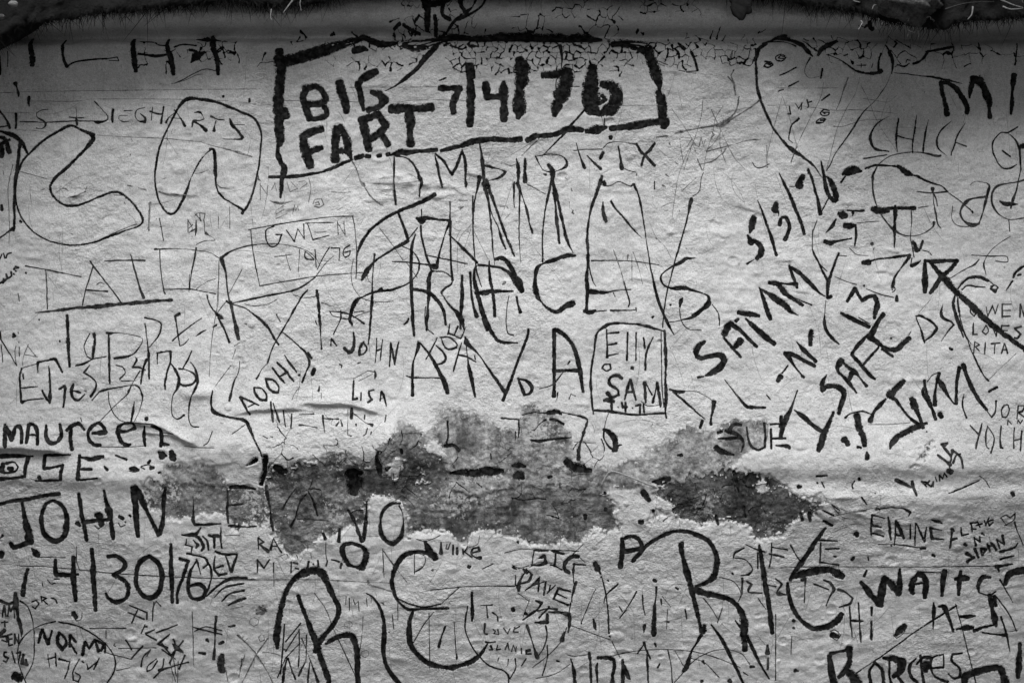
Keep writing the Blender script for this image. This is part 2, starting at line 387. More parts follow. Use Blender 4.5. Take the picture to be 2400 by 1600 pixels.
l 8 1725,920 1725,1035 / 1725,920 1765,1000 1735,1040 / 1735,1000 1770,965
l 8 1750,1030 1800,1000 1800,1040 / 1800,930 1800,1000,14 1795,1060
l 7 1795,870 1850,930 / 1790,885 1820,860 1885,865 1870,930 / 1835,860 1840,930
l 8 1465,910 1480,990 1500,1110 / 1470,985 1485,985
s 7 1875,930 1880,1040 / w=16 1888,1045,26 1910,1058,14 / w=5 1910,1060 1960,1090 1975,1110 1880,1115 1800,1150 / 2005,890 2005,1000 / 2110,800 2110,1000
# scratched_name | T | large thin straight lettered name scratched across the left, underlined
l 11 235,1345 420,1378 600,1415 745,1445 / 422,1378 428,1470 432,1568 436,1740
l 11 830,1300 860,1350,13 930,1440 1040,1580 1125,1700 / 855,1350 820,1470 790,1568 760,1705 / w=16 800,1566 990,1580
l 13 960,1298,8 1210,1293,12 1330,1295,18 / w=13 1200,1240,8 1215,1300 1250,1430 1290,1570,14 1320,1635,20
l 10 1420,1190,20 1470,1190,12 1640,1185,6 1900,1215,5 2010,1270,5 / w=10 1465,1195 1475,1380 1500,1560 1515,1600 / w=7 1500,1560 1740,1555 1900,1590
l 11 1800,1180,14 1780,1290 1750,1440 1735,1560
l 14 2030,1270,36 2070,1400,16 2080,1500,14 2100,1650,14 2120,1690,20 2150,1840,24 2175,1950,30 2188,2015,26 / w=10 2035,1270,30 2110,1215,16 2220,1175,8 2360,1150,6
s 26 330,1775,6 450,1760,16 600,1745,26 700,1728,14 / w=26 680,1728,16 850,1722,30 1050,1700,32 1300,1680,30 1450,1665,26 1575,1658,20
s 5 1800,1555 1900,1490 1980,1460 / 890,1520 920,1495 960,1510 / 2010,1300 2000,1700 / 2220,1380 2100,1600
@ 560 340
# scratched_rectangle | T | thin drawn rectangle round the small boxed name and date
o 9 90,778 300,738,11 600,690,8 850,660,8 1045,655,10 / 1045,655 1065,770 1080,950 1080,1100 1076,1225
o 8 108,780 120,920 150,1100 190,1292 / 190,1292 500,1240 720,1205 1000,1180 1150,1172
# scratched_name | M | small pencilled four letter name inside the thin rectangle
l 13 320,745,18 250,780,14 245,840 270,910 310,935 360,905 395,820,16 340,822,18
l 11 435,780 510,885,14 540,770 600,860 595,725
l 11 610,718,12 700,715 865,710,12 / 630,720 680,870 / 690,800 800,800 / 680,870 830,830
l 11 905,700 912,815 / 905,710 975,825 965,705
# scratched_date | M | small pencilled date in the thin rectangle under its name
d 8 325,1025 490,1005 / w=10 430,1005 450,1080 472,1150
s 9 558,960 545,1165
d 11 610,980 605,1020,12 625,1045,12 690,1050 640,1000 605,975 / 700,960 708,1120
s 11 830,940 780,1020 720,1140
d 12 850,945,14 925,945 / 925,945 920,1060,10
d 12 1020,920 970,950 955,1000 975,1032 1015,1010 1022,970 965,985
s 6 0,945 120,915 380,910 600,960 700,1030 740,1100
s 9 870,1020,5 800,1080 740,1160,8 680,1230,10 540,1320,16 280,1380,18 100,1420,12 0,1440,8
# scratched_stroke | F | fine scratched names and hairs above the thin rectangle
l 7 195,350 195,500 / 200,370 260,460 260,380
l 7 300,410 330,350 345,420 / 440,340 470,430 540,400 480,340
l 6 550,340 600,330 630,350 560,400 / 640,300 660,400 640,520
l 6 340,600 410,555 / 345,630 415,590 / 340,675 440,630 / 340,600 340,670
l 6 490,630 510,550 520,600 540,560 545,600
s 8 680,540 700,500 760,495 780,550 / 690,560 740,570 780,545 / 700,530 730,520 740,545 700,550
s 16 285,510,6 330,525,18 400,535,20 490,515,6
s 5 850,430 960,435 1030,428 / 130,750 110,500 160,330 / 900,600 950,575 / 170,260 180,310,26 200,330
s 18 1040,150,20 1080,220,14 1110,320,18 1150,370,28 / w=16 1150,380,6 1210,470,20 1290,540,14 1320,550
s 5 1200,350 1420,360 1650,330 / 1260,410 1420,405 1540,390 / 1560,260 1640,310 1690,370,14 / 1300,440 1400,470 1540,500
# painted_word | M | wide spaced dark letters crossing the box's lower edge
l 22 1425,110,14 1425,220,22 1425,350,16 1430,440,24 1440,545,24 / w=24 1440,100,16 1540,120,22 1620,200,28 1660,300,34 1680,345,30 1665,400,18 1660,470,22
l 24 1800,90,10 1820,180,24 1840,280,26 1868,385,22 / w=24 1805,80,16 1880,150,28 1930,230,24 1960,270,26 / w=22 1960,270 2000,190,28 2045,60,18 / w=28 2050,40,12 2080,160,30 2080,290,26 2085,380,24
@ 1060 320
l 26 250,60,16 270,180,26 285,330,34 290,430,30 / w=24 300,265,26 360,280,26 440,300,14 490,325,26 455,360,26 410,385,16 330,405,8
l 30 590,200,12 608,300,34 605,400,30 600,450,22 / w=30 670,200,20 670,300,34 672,410,36
l 12 765,180,20 800,250,10 840,310,8 900,325,12 / w=12 770,180,10 900,160,8 1000,175,10 1050,225,26 1040,275,26 980,310,10 900,330,8
l 20 1140,60,8 1165,150,14 1190,220,18 1220,285,26 / w=7 1115,130 1220,118 1380,115 / w=24 1385,150,30 1360,200,26 / w=20 1240,175,8 1300,235,20 1365,295,36
l 22 1525,90,14 1545,190,26 1560,295,30
l 22 1690,65,18 1740,145,26 1770,170,20 1860,265,26 / w=22 1860,60,22 1820,120,28 1770,170 1740,265,22
s 9 1390,100 1440,60 1540,48,6 1680,70 / w=8 1580,290 1630,315 1690,330 1695,355
s 24 860,350,24 840,345,12 / w=20 1860,410,14 1860,480,14
# painted_peaks | M | tall narrow black peaks like A and M shapes in the middle
l 20 250,370,40 235,450,24 205,600,18 190,760,14 195,950,14 210,1130,12 230,1260,16 270,1380,10 / w=16 188,545 190,700 190,800
l 22 290,430,46 330,600,22 360,860,16 375,1050,10 390,1180,6 / w=24 310,400,36 400,650,20 470,850,22 540,1030,26 570,1095,26 / w=14 330,560,24 360,700,10 420,830,14 450,930,22 490,1030,20
l 14 600,430,44 620,500,20 615,700,16 615,950,12 630,1160,8 / w=16 625,490,14 660,600,10 690,700,26 710,800,16 735,880,26 / w=8 570,420,20 565,550,16 570,650
l 22 885,260,30 920,310,40 925,420,40 960,550,28 1000,720,24 1040,900,28 1070,990,24 1110,1070,8 / w=18 915,370,20 890,500,22 850,700,20 830,900,16 830,1150,16 / w=18 935,520,34 950,640,16 960,790,30 975,890,20 985,980,26
l 26 1375,370,34 1330,510,34 1280,650,26 1250,800,26 1240,950,24 1250,1080,34 1255,1190,18 1290,1320,12 1320,1375,8 / w=26 1395,420,40 1400,440,34 / w=22 1385,600,14 1385,680,34 1410,780,30 / w=18 1465,600,26 1500,660,20 1580,750,24 1640,830,22 1740,930,6
l 20 1670,440,24 1720,570,18 1760,800,18 1790,1000,16 1830,1250,18 1880,1460,18 1910,1568,14 / w=7 1680,440 1640,460 / w=10 1350,440 1440,455 1530,415 1630,455 1660,430
l 14 2200,570,36 2170,700,16 2110,930,16 2050,1130,14 2000,1320,10 1960,1500,8 1940,1600,6 / w=6 2210,550 2270,500 2290,380 2310,330
# scratched_hairs | F | thin crossing scratches spread around the tall black peaks
s 5 2020,740 2040,600 2080,360 2170,130 2220,60 / 2090,20 2110,160 2130,230 / 1810,780 1870,920 1960,1020 2010,1110 / 2110,500 2240,380 / 1970,430 2140,445
s 5 180,800 60,960 45,1250 / 170,850 110,1050 115,1200 / 200,870 330,1130 / 1930,640 2000,610 2060,615
p 18 1870,935,24 1878,940,14 / 1965,350,20 1990,370,12 / 1935,450,18 1960,460,10 / 2055,240,16 2075,255,10 / 1998,70,16 2000,74,12 / 2275,490,16 2278,496,12 / 2085,680,10 2086,684,10
s 7 1480,1040,12 1520,1150,10 1560,1270,8 1580,1390,8 / 1660,1060 1710,1200 1750,1360 / 1615,1090,14 1608,1130,10 / 1650,1080 1650,1330 / 860,530 720,450 650,410
s 8 690,440 760,475 850,530 / 480,250 540,265 590,250 620,240 / 640,170 720,90 780,40
# painted_letters | B | bold C and E like letters at the centre of the wall
l 36 240,1180,20 350,1190,20 450,1210,26 540,1265,36 600,1340,70 640,1420,40 / w=26 390,1130 470,1120,34 530,1190,40 580,1290,40 620,1400,30 / w=26 215,1440,24 330,1425,36 560,1420,14
l 30 1130,1095,24 1060,1095,40 960,1125,30 900,1145,34 830,1170,14 780,1210,36 765,1290,26 760,1380,44 780,1460,40 820,1520,20 880,1580,26 960,1610,30 1040,1560,46 1110,1530,52
l 26 1245,1090,34 1245,1180,20 1235,1290,30 1240,1400,34 1235,1500,22 1235,1600,26 / w=10 1280,1140,16 1480,1140,8 1650,1145,8 1900,1180,6 / w=30 1250,1420,44 1390,1435,24 1500,1415,10 1640,1405,8
l 22 2230,1115,6 2150,1125,26 2100,1155,30 2010,1200,14 1930,1260,12 1915,1310,20 1950,1370,14 2030,1395,26 2130,1390,36 2200,1410,20 2300,1440,10 2352,1470,20 2350,1540,44 2270,1600,22 2200,1640,12
@ 560 340
# painted_letters | B | bold tangled capital letters left of centre under the rising stroke
l 24 1800,455,34 1720,500,32 1600,555,28 1450,615,30 1320,690,26 1210,780,24 1130,890,24 1090,990,16 1080,1030,10
l 24 1465,630,20 1510,740,24 1555,880,26 1480,920,26 1380,980,20 1260,1060,22 1190,1140,34 1160,1190,40 1130,1240,20
l 22 1245,1000,18 1240,1060,14 1230,1200,10 1225,1350,18 1222,1450,28 1215,1568,22 1205,1700,20 1190,1830,14
l 28 1630,670,20 1680,690,60 1720,670,34 1830,685,20 1920,690,24 1935,720,34 1900,800,12 1870,900,14 1840,1010,18 1815,1130,30 / w=20 1670,740 1680,850,18 1720,1010,20 1770,1150,20 / w=10 1675,590 1680,650 / w=34 1790,1115,50 1815,1130,24
l 24 1620,820,12 1590,930,26 1583,1100,26 1585,1300,28 1592,1450,26 1600,1568,24 1605,1690,18
l 22 1410,1070,8 1540,1075,12 1700,1095,14 1800,1105,18 / w=9 1640,760 1560,860 / 1720,1010 1950,1060 2080,1090
l 26 1940,520,12 1940,650,12 1942,750,20 1945,900,16 1950,1100,16 1965,1240,24 / w=18 1930,820,10 2060,950,24 2190,1080,20
l 26 1820,1165,10 1770,1165,26 1745,1230,36 1745,1350,30 1740,1450,24 1730,1568,22 1725,1700,18 / w=12 1800,1160 1880,1165 1950,1210 1955,1270,14 1890,1320,22 1860,1355,24 1880,1390,12 1950,1490,20 2020,1568,22 2050,1650,20
l 28 1595,1325,26 1700,1340,30 1770,1370,34 1850,1460,30 1890,1550,26 1900,1650,20
l 24 2050,1200,22 2050,1400,30 2040,1568,24 2035,1680,20
l 26 2180,1110,18 2160,1180,24 2170,1300,30 2200,1400,34 2240,1568,34 2280,1700,30 / w=16 2125,1170,20 2135,1350,22 2160,1500,18 2180,1568,14 / w=18 2300,1060,10 2300,1150,24 2310,1250,30 2340,1400,30 2352,1568,24 / w=30 2170,1355,20 2250,1360,44 2320,1350,20
l 20 1500,930,8 1600,980,10 1650,1060,14 1655,1140,14 1620,1210,10 1540,1280,14 1400,1330,22 1250,1350,20 1130,1400,16 1080,1430,34 1040,1510,30 1020,1600,28 1040,1650,24 / w=18 1260,1345,8 1310,1320,30
s 5 1050,1050 1030,1180 1050,1300 1110,1390 / 1110,1400 1200,1430 1300,1440 1420,1435 / 1170,1170 1190,1240 1230,1280 / 1290,760 1420,930 1510,1060 / 1540,1080 1640,1220
@ 1500 340
# scratched_date | B | bold slanting date with two slashes at upper right
d 50 1048,670,56 1030,740,60 1010,800,30 / w=46 990,830,20 1020,890,60 1060,885,40 1110,930,48 1115,990,56 1075,1040,40 / w=10 1050,1050,8 985,1090,20
s 22 1085,510,8 1130,620,22 1170,740,24 1210,850,30 1240,960,24 1255,1010,28
d 50 1255,535,36 1245,590,64 1275,620,16 1275,650,6 / w=34 1285,730,36 1300,670,30 1345,665,40 1375,730,28 1365,800,30 1335,870,36
s 26 1280,255,8 1330,360,22 1390,480,30 1440,610,26 1480,710,28 1512,815,26
d 44 1500,285,40 1465,375,54 / w=6 1375,380 1440,380
d 24 1545,230,20 1580,300,22 1610,400,22 1640,520,28 1660,630,32 / w=18 1550,260 1555,230 1545,220
d 34 1665,150,14 1690,270,26 1710,380,36 1740,460,34 1790,510,40 1820,500,24 / w=46 1720,290,16 1760,340,44 1790,420,54 1810,500,36
s 12 1340,0,12 1400,40,30 1480,100,24 1590,180,14 1670,290,6 / w=12 1740,480 1690,570 1660,630
s 6 1170,0 1170,210 / 1040,160 1060,195 1110,210 1190,170 / 1440,20 1390,160
# scratched_initials | B | blotted capital letters beside the slanting date, joined by a line
l 60 1865,270,20 1900,250,62 1970,230,70 2035,240,24 / w=18 1885,290 1850,340 / w=16 2070,215 2160,185,22 2240,190,14 2352,195
l 40 1830,630,40 1865,640,70 1895,650,44 / w=16 1800,680 1770,740,34 1710,805,8 / w=14 1905,600 2000,605 2060,600,20 / w=14 1960,620,24 1955,650,10
l 44 1885,740,40 1930,742,54 1970,735,30 / w=14 1985,730 1988,820,22 1975,920,14 / w=34 1700,885,36 1750,900,56 1800,885,24 1950,855,12
@ 1900 340
l 46 575,590,50 640,600,70 710,600,56 / w=30 710,585 800,580,30 960,580,36 / w=40 778,560,20 778,620,44 775,690,26 772,760,30 775,850,20 770,940,10 / w=6 990,575 1080,562
s 50 800,195,26 840,220,44 890,260,56 930,275,26 / w=14 930,275 985,290,24 1050,325,18 1130,355,14 1200,378,12 1260,430,14 / w=12 530,215 600,185 700,185 790,200
s 30 480,1080,40 540,1075,44 / w=14 550,1065,16 640,1045 740,1035,18 810,1025,24 910,1008
s 24 910,1010,34 890,1050,34 830,1130,16 775,1210,16 755,1300,34 / w=8 750,1330 740,1310 765,1290 775,1330 750,1350
s 26 925,1110,36 970,1090,36 1010,1060,16 / w=10 920,1100 930,1040 / w=26 945,890,30 960,920,36 975,965,40 1000,965,24 / w=20 1030,880,24 1010,950 / w=10 1030,965 1090,985 1110,1010
# scratched_letters | T | faint round looped letters near the right edge below the city name
l 12 1190,100,26 1150,100,30 1050,75,14 930,65,8 750,95,10 640,165,10 590,240,14 570,300,20 575,420,18 600,530,16 650,640,14 700,710,12 770,780,20 850,825,12 940,835,8 1040,810,8 1120,755,10 1135,710,20
l 10 975,425,6 1100,440 1255,430 / 1118,400,46 1125,440,18 1150,490,14 1165,560,10 / 1128,470,6 1130,530 1150,640,14 1165,720,10 1200,765,5
l 9 1260,435,6 1350,500 1400,540 1470,600 / 925,600 930,700 920,850 935,940 950,1030
l 18 1600,475,20 1480,495,12 1420,530,30 1380,590,14 1375,640,18 1410,700,12 1480,735,34 1545,725,18 / w=16 1620,355,20 1640,380,24 1615,480,26 1580,620,16 1545,725,14 / w=5 1620,350 1510,335 1460,370 / w=24 1480,610,26 1485,625,14
l 16 1990,310 1900,340,14 1800,355,12 1710,380,24 1670,440,16 1660,520,12 1690,590,16 1740,645,12 1830,685,8 1960,670,8 / w=16 1915,30,14 1925,200,20 1905,330,14 1880,440,10 1855,510,20 1835,580,12
l 20 1735,515,12 1780,540,26 1840,545,30 1900,545,8 / w=10 1820,690 1825,790
s 12 490,125,16 580,110,10 700,90,8
s 6 1830,840 1720,910 1640,990 1600,1060 1590,1110,12 1610,1190 / w=8 1480,1010 1650,1020,10 1790,1018,10 1815,1050 1800,1075 1700,1065 / 1550,1050 1500,1100,14 1400,1150 1280,1225
s 8 20,780 20,960 60,1060,10 150,1160,8 / 40,1000 150,1230,14 / 60,690 20,800 / 220,1205 320,1250 420,1280 / 510,1320 640,1370 760,1400,10
s 6 430,715 530,705 630,700 / 360,945 430,1005 530,1015 / 1300,560 1300,680 1350,740 1450,750
p 26 565,905,26 570,912,18 / 490,1290,16 492,1294,14 / 585,945,10 582,960,8
p 50 790,1390,40 790,1420,54
# painted_arrow | B | bold black triangular arrow sign with a long diagonal tail at right
s 36 1050,1060,26 1048,1150,36 1048,1250,52 1048,1350,34
s 30 1050,1065,20 1150,1070,32 1250,1062,30 1350,1060,34
s 38 1345,1070,26 1270,1150,36 1200,1210,44 1140,1300,38 1095,1360,28
s 44 1090,1070,20 1150,1140,40 1240,1240,60 1330,1340,50 1440,1440,52 1550,1550,50 1700,1680,44 1850,1790,40 1990,1890,40
s 26 1290,1270,30 1300,1290,24
# painted_curves | M | black arched comb marks right of the arrow tail
s 32 1350,1320,18 1400,1260,30 1460,1220,30 1540,1215,32 1630,1245,34 / w=8 1630,1240 1690,1290
s 24 1390,1330,14 1440,1290,28 1520,1300,26 1600,1305,10 / w=26 1650,1320,20 1690,1340,40 1720,1310,14 1690,1285,10 1660,1300
s 22 1860,1215,24 1890,1165,26 1950,1120,24 2000,1105,24 / w=14 1850,1250,20 1795,1330,10 / w=24 1905,1195 1930,1190
s 22 1325,1370,14 1310,1460,26 1330,1568,30 1360,1660,18 1400,1760,14 / w=18 1350,1400,20 1355,1500,26 1365,1568,14
@ 1060 320
# scratched_ticks | F | small scratched ticks and rings among the peaks
p 12 60,650 100,645 70,665 / 1090,660 1110,680 1100,700 1115,710,18 / 1095,480 1100,500 / 1040,380 1055,390 / 500,640 515,660 / 470,1350,30 480,1340,24
s 8 490,750 530,710 / 440,640 480,640 / 65,585 140,590 / 1080,660 1075,600
s 6 0,830 60,865 150,870 / 0,1140 140,1170,10
@ 0 660
# scratched_name | M | black brush name with long stems under the scratched left underline
l 26 617,310,22 622,420,26 627,560,28 632,680,28 640,780,24
l 26 865,480,30 870,560,24 860,640,26 848,710,30 / w=9 825,475 790,540 775,600 800,680 840,710,14 / w=16 700,770,20 780,750,22 860,710,12 975,685,8
l 20 975,470,16 1010,475,30 1045,470,14 1140,475,6 1290,510,8 1305,550,8 1270,610,10 1220,665,14 1160,690,20 1050,705,24 / w=20 998,480,16 1000,600,20 1003,750,22 1005,935,16
l 20 1330,330,34 1380,340,26 1450,360,14 1480,400,20 1450,500,18 1370,600,12 / w=18 1330,390,20 1345,500,20 1357,620,22 1362,760,18 1367,890,14
l 18 1605,320,20 1625,440,18 1650,590,18 / w=30 1605,315 1640,295,34 / w=20 1585,540,18 1650,480,18 1740,410,12 1850,335,8 / w=16 1650,590,12 1690,570,20 1730,525,12 / w=16 1795,500,10 1840,470,20 1890,445,10 / 1950,420,8 1985,400,20
l 20 1900,130,24 1930,220,12 1985,295,14 / w=30 1985,295,26 2020,325,40 2050,340,10 / w=20 2000,330,16 2050,420,20 2105,555,22 / w=8 1985,295 2060,200 2090,180
s 5 1995,220 1970,360 1940,560 1920,870 / 2150,590 2200,560 / 2135,710 2160,620 / 2000,0 1990,220
s 12 2200,730,6 2190,830,10 2150,920,20 2130,1000,24 2110,1090,26 / w=6 2120,770 2050,860 1980,960
# scratched_initials | M | thin N with an A and dots at the left picture edge
l 10 -10,490 30,560 100,670 155,770 / 15,580 30,740 / 155,770 140,650 150,590 / w=24 5,460,20 12,520,24
l 6 260,580 220,680 210,770 / 255,590 330,680 / 230,670 350,690
p 34 130,480,26 140,500,30 120,510,16 / 175,555,16 177,560,12 / 170,465,14 172,480,10 / 362,348,14 364,352,12 / 550,545,16 556,548,14 / 180,605,14 180,680,16 / 215,850,18 220,890,16
# painted_initials | M | black two letter monogram and dated digits above the lower case name
l 22 200,800,20 185,870,26 190,980,22 195,1105,22 / w=9 220,790 300,765 360,750 / w=10 195,975 270,970,14 345,960 / w=14 200,1105,26 260,1085,12 400,1072,14
l 24 350,830,14 350,740,26 420,725,18 505,715,30 540,770,24 575,830,18 / w=24 450,775,14 458,880,22 462,1000,26 455,1110,26 / w=20 455,1110 420,1060 390,1000
d 26 545,985,20 590,960,30 600,980,30 590,1060,24 578,1150,20
d 24 672,940,14 655,1000,30 670,1070,30 720,1090,24 775,1035,12 / w=18 665,1000,10 710,1010,24 740,1020,10 / w=6 770,1000 790,1010
d 14 825,765,10 775,835,20 830,870,16 880,930,16 865,1000,16 830,1050,26
d 16 1065,765,12 1130,790,16 1145,840,12 1100,890,18 1115,910,14 1240,910,10
d 18 1240,695,8 1250,720,26 1215,785,24 1280,790,18 1330,810,12 / w=26 1340,715,22 1310,800,20 1290,930,30 / w=12 1280,820 1230,900
d 20 1440,755,12 1440,655,18 1540,640,18 1565,645,30 1560,740,22 1530,830,14 1515,930,20 1518,990,16
d 16 1760,635,14 1720,720,16 1680,790,12 / w=18 1645,800,18 1700,805,10 1770,840,16 1800,890,20 1770,940,20 1700,955,22 1650,930,20 1640,880,24
s 22 1560,745,10 1610,810,22 1640,880,26 1640,940,34 1620,990,20 1590,1040,10 1575,1120,12 1580,1220,14 1630,1260,16 1690,1225,24 / w=22 1745,735,6 1790,800,16 1815,900,22 1800,980,30 1760,1060,16 1740,1120,28 1735,1200,16 1740,1270,12 1770,1325,14 1830,1330,16
s 12 840,1090 900,1020,14 940,1000,24 1060,975,12 1210,950,16 1270,970,26 1300,1030,24 1305,1090,10 1280,1180,8 1240,1280,8 / w=24 1230,1100,8 1220,1180,24 1205,1280,26 / w=8 990,1010 1000,1120 1040,1210 1100,1270 1150,1290 / w=12 1225,910,8 1180,1000,24 1160,1040,12 1040,1150,8 905,1290,8
# painted_name | B | bold lower case name above the fold at the left edge
l 32 45,1315,26 50,1400,34 65,1510,30 / w=32 50,1330 90,1390,36 120,1450,36 140,1340,24 180,1330,30 205,1400,30 210,1475,30
l 30 260,1310,28 255,1400,30 255,1475,26 / w=32 270,1310 310,1315,30 345,1380,34 355,1490,26 / w=18 270,1405 350,1405
l 32 420,1320,20 430,1420,34 470,1475,32 530,1470,30 565,1400,34 545,1310,20
l 34 645,1360,30 645,1450,30 655,1540,34 / w=30 610,1365,30 660,1325,34 720,1305,36 770,1360,24
l 34 845,1390,26 960,1385,40 950,1340,30 905,1295,24 840,1330,34 805,1390,30 820,1460,34 865,1500,32 920,1500,26
l 32 1080,1375,34 1160,1375,26 1235,1345,30 1225,1300,20 1150,1300,24 1085,1340,34 1080,1400,34 1110,1470,30 1160,1500,28 1195,1495,22
l 24 1328,1325,14 1320,1420,28 1330,1510,16 / w=26 1400,1325,26 1470,1360,30 1485,1430,34 1475,1510,28 / w=24 1240,1295,8 1400,1310,12 1480,1350,14
p 30 1345,1255,34 1350,1265,28 / w=26 1510,1495,34 1550,1500,14
s 5 900,1515 1150,1518 1320,1508 / 1700,1508 1850,1520 1980,1520 / 735,1250,8 745,1285,8
s 22 1960,1000,14 1945,1080,16 1945,1140,18 1980,1200,34 2100,1240,18 2250,1270,26 2290,1320,30 2340,1430,20 2400,1550,16 2412,1600,10
s 8 1960,1370 1920,1470 1880,1500 / 2260,1310 2140,1395 / 170,110,10 180,180,8 / 1500,1385 1600,1395
@ 420 640
# painted_stroke | M | long slanting black stroke crossing to a right angled hook below the thin rectangle
s 26 430,255,20 470,280,26 600,320,8 700,390,26 760,440,34 830,520,34 880,610,20 910,655,24
s 12 490,275,10 650,235,8 820,205,16 1000,175,12 1100,140,12 1250,40,8 / w=12 1180,155,14 1130,210,20 1060,330,22 1010,420,12 940,540,18 880,640,14 840,730,14 815,820,26 / w=7 810,830 760,880 710,970,16
s 14 945,540,10 1010,590,12 1100,670,20 1170,740,20 1195,830,26 1170,900,16 1145,970,30 1130,1000,20 / w=26 1185,735,30 1215,780,24 / w=24 1245,880,30 1225,930,30 / w=5 1110,1040 1060,1110 1040,1165
s 28 1265,160,26 1280,280,26 1290,400,26 1300,540,24 1310,695,26
s 12 1485,345,14 1485,410,18 1460,480,8 1420,560 / w=18 1400,600,14 1395,665,16 / 1405,610 1450,665,12 / w=8 1380,350 1420,395 1500,410 1600,435
s 10 1380,350,8 1500,360 1600,395,12 1700,460,20 / w=7 1600,410 1690,370 1790,340
s 6 1310,270 1350,285 1390,300 / 600,285 680,300 800,290 900,240 / 1050,200 1150,225 1260,215
s 10 895,380,16 905,405,10 930,445 / 600,465 620,470 / 1255,440 1265,470
p 16 2075,470 2110,420 2100,450 2070,470 / w=14 1475,835 1495,845 1490,865 / 1640,830 1665,820
# scratched_name | M | black slanting cry with an exclamation mark, rising left of centre
l 24 565,1140,26 610,1220,26 655,1295,20 / w=22 565,1135 650,1170,20 740,1210,18 / w=14 640,1225 700,1195
l 20 690,1055,20 700,1100,22 750,1160,22 805,1165,22 805,1120,20 760,1060,18 690,1050,20
l 20 795,970,20 820,1050,22 870,1090,22 915,1095,20 915,1040,20 870,985,18 795,970,20
l 20 855,870,18 915,950,26 970,1005,18 / 900,820,16 975,895,26 1050,990,22 / 930,945 1000,910
s 22 970,755,10 1020,830,24 1080,905,20
p 22 1103,935,22 1106,940,16
# scratched_name | M | small black brushed four letter first name right of the single tall bar
l 24 1600,545,16 1610,630,24 1590,710,26 1555,730,30 1520,690,26
l 18 1695,630,14 1660,690,28 1655,750,26 / 1695,635 1725,690,18 1700,735,16 1660,750
l 16 1815,600,12 1812,710,18 1803,820,18 / 1870,610,14 1858,700,18 1848,800,16 / w=20 1820,710,24 1855,700,12
l 20 1945,645,20 1940,760,20 1935,855,18 / 1950,650 1980,830,22 / 1980,835 2000,720,20 2020,630,14
# scratched_name | M | tiny black four letter name just above the long wrinkle
l 20 1605,985,22 1602,1080,20 1600,1160,18 1640,1150,24
l 14 1675,1095 1675,1165
l 16 1790,1070,18 1745,1080,20 1750,1120,20 1775,1160,24 1740,1182,20
l 18 1855,1090,16 1850,1170,12 / 1860,1085 1885,1130,24 1905,1220,12 / w=10 1855,1150 1885,1150
s 14 1800,890,12 1805,930,40 1800,960,20 / w=10 1725,895 1790,905,16 / w=5 1650,990 1780,925 / 1600,970 1730,900
# scratched_name | T | thin broken lettering under the long wrinkle left of the bare patches
l 22 848,1180,14 855,1260,24 870,1360,18 / w=16 870,1190,8 900,1290,14 930,1365,16 / w=14 960,1260,16 985,1405,8
l 12 1038,1290 1035,1420
l 12 1110,1390,20 1200,1400,8 1275,1415 / w=8 1110,1295 1240,1290,14
l 10 1325,1305,18 1330,1360,16 1345,1460,6 / w=10 1325,1330,10 1400,1335,12 1470,1335 / w=12 1450,1395,20 1475,1360,10 / 1490,1345,8 1505,1400
l 10 1590,1240,20 1585,1325,26 / w=6 1555,1250 1555,1480 1590,1490,14
l 10 1710,1300,18 1705,1340,10 / 1630,1385,20 1632,1400 / w=6 1600,1280 1720,1370 1780,1390,26
l 10 1735,1420,12 1720,1470,10 1700,1485 / 1770,1450,14 1765,1475
s 18 1290,1040,10 1285,1080,24 / w=6 1310,1100 1312,1150 / 1905,1300,14 1895,1360,12
s 7 0,145 150,155 330,190 / 90,10 85,170 / 780,1490 820,1510,12 / 850,1495 870,1500,10
@ 800 660
# ^ bold tangled capital letters left of centre
s 24 1230,0,26 1260,140,34 1310,300,30 1370,440,32 1430,530,28 1500,560,24 1620,560,10
s 24 1380,60,16 1400,180,24 1405,270,26 / w=18 1200,100,10 1220,240,16 1245,320,36 / w=16 1610,140,20 1625,220,14 1645,280,30
s 8 1540,130 1520,250 1515,380 1530,470 1580,490,12 / 775,230 770,350 790,430 850,480
s 24 650,320,24 660,400,24 672,490,22 / w=30 800,260,16 790,340,30
s 34 1035,250,20 1080,310,44 1110,360,44 1130,440,16
s 8 120,280 210,270 / 0,290 80,300 / 0,340 90,350
# scratched_name | M | small slanting three letter name with a cross below, in the wide capital A
l 18 880,520,16 830,620,20 780,710,12 / w=18 870,585,14 930,640,20 960,700,22 930,745,20 885,760,16
l 18 920,520,16 940,580,20 985,620,20 1055,605,20 1060,570,18 1000,515,20 910,510,18
l 20 985,475 1040,495 1090,520,16 / 980,480 1000,385,10 / w=22 1040,490 1070,410,26 / 1100,520,20 1145,415,8
l 16 1105,560,10 1075,660,18 1030,820,16 / w=16 1080,670 1150,690 1235,735,18 / w=16 1225,680,14 1230,710
# painted_letters | B | large black A, N and V letters in a row above the bare patches
l 28 705,550,14 710,590,40 680,680,12 660,760,16 655,880,26 655,1040,30 / w=30 720,560,16 800,650,18 860,750,30 910,850,34 950,920,40 975,1020,34 / w=12 600,865,8 660,880,14 830,880,10 930,885,20
l 28 1135,510,16 1155,570,56 1150,600,10 1165,740,14 1185,830,32 1210,950,28 1230,1050,24 / w=26 1165,570,30 1270,680,10 1360,810,18 1430,910,30 1505,1020,36
l 30 1720,440,24 1710,500,24 1660,630,22 1600,790,24 1530,980,30 1485,1090,28
l 24 1625,890,18 1655,970,28 1680,1040,22 / w=24 1630,890,16 1700,910,26 1750,960,30 1735,1020,24 1690,1040,20
l 34 1955,440,36 1955,600,34 1955,780,30 1955,920,26 1955,1050,32 / w=34 1960,440 2040,480,34 2110,560,34 2160,670,34 2190,800,34 2205,900,26 2222,1005,26 / w=26 1945,820 2080,815 2200,815,34
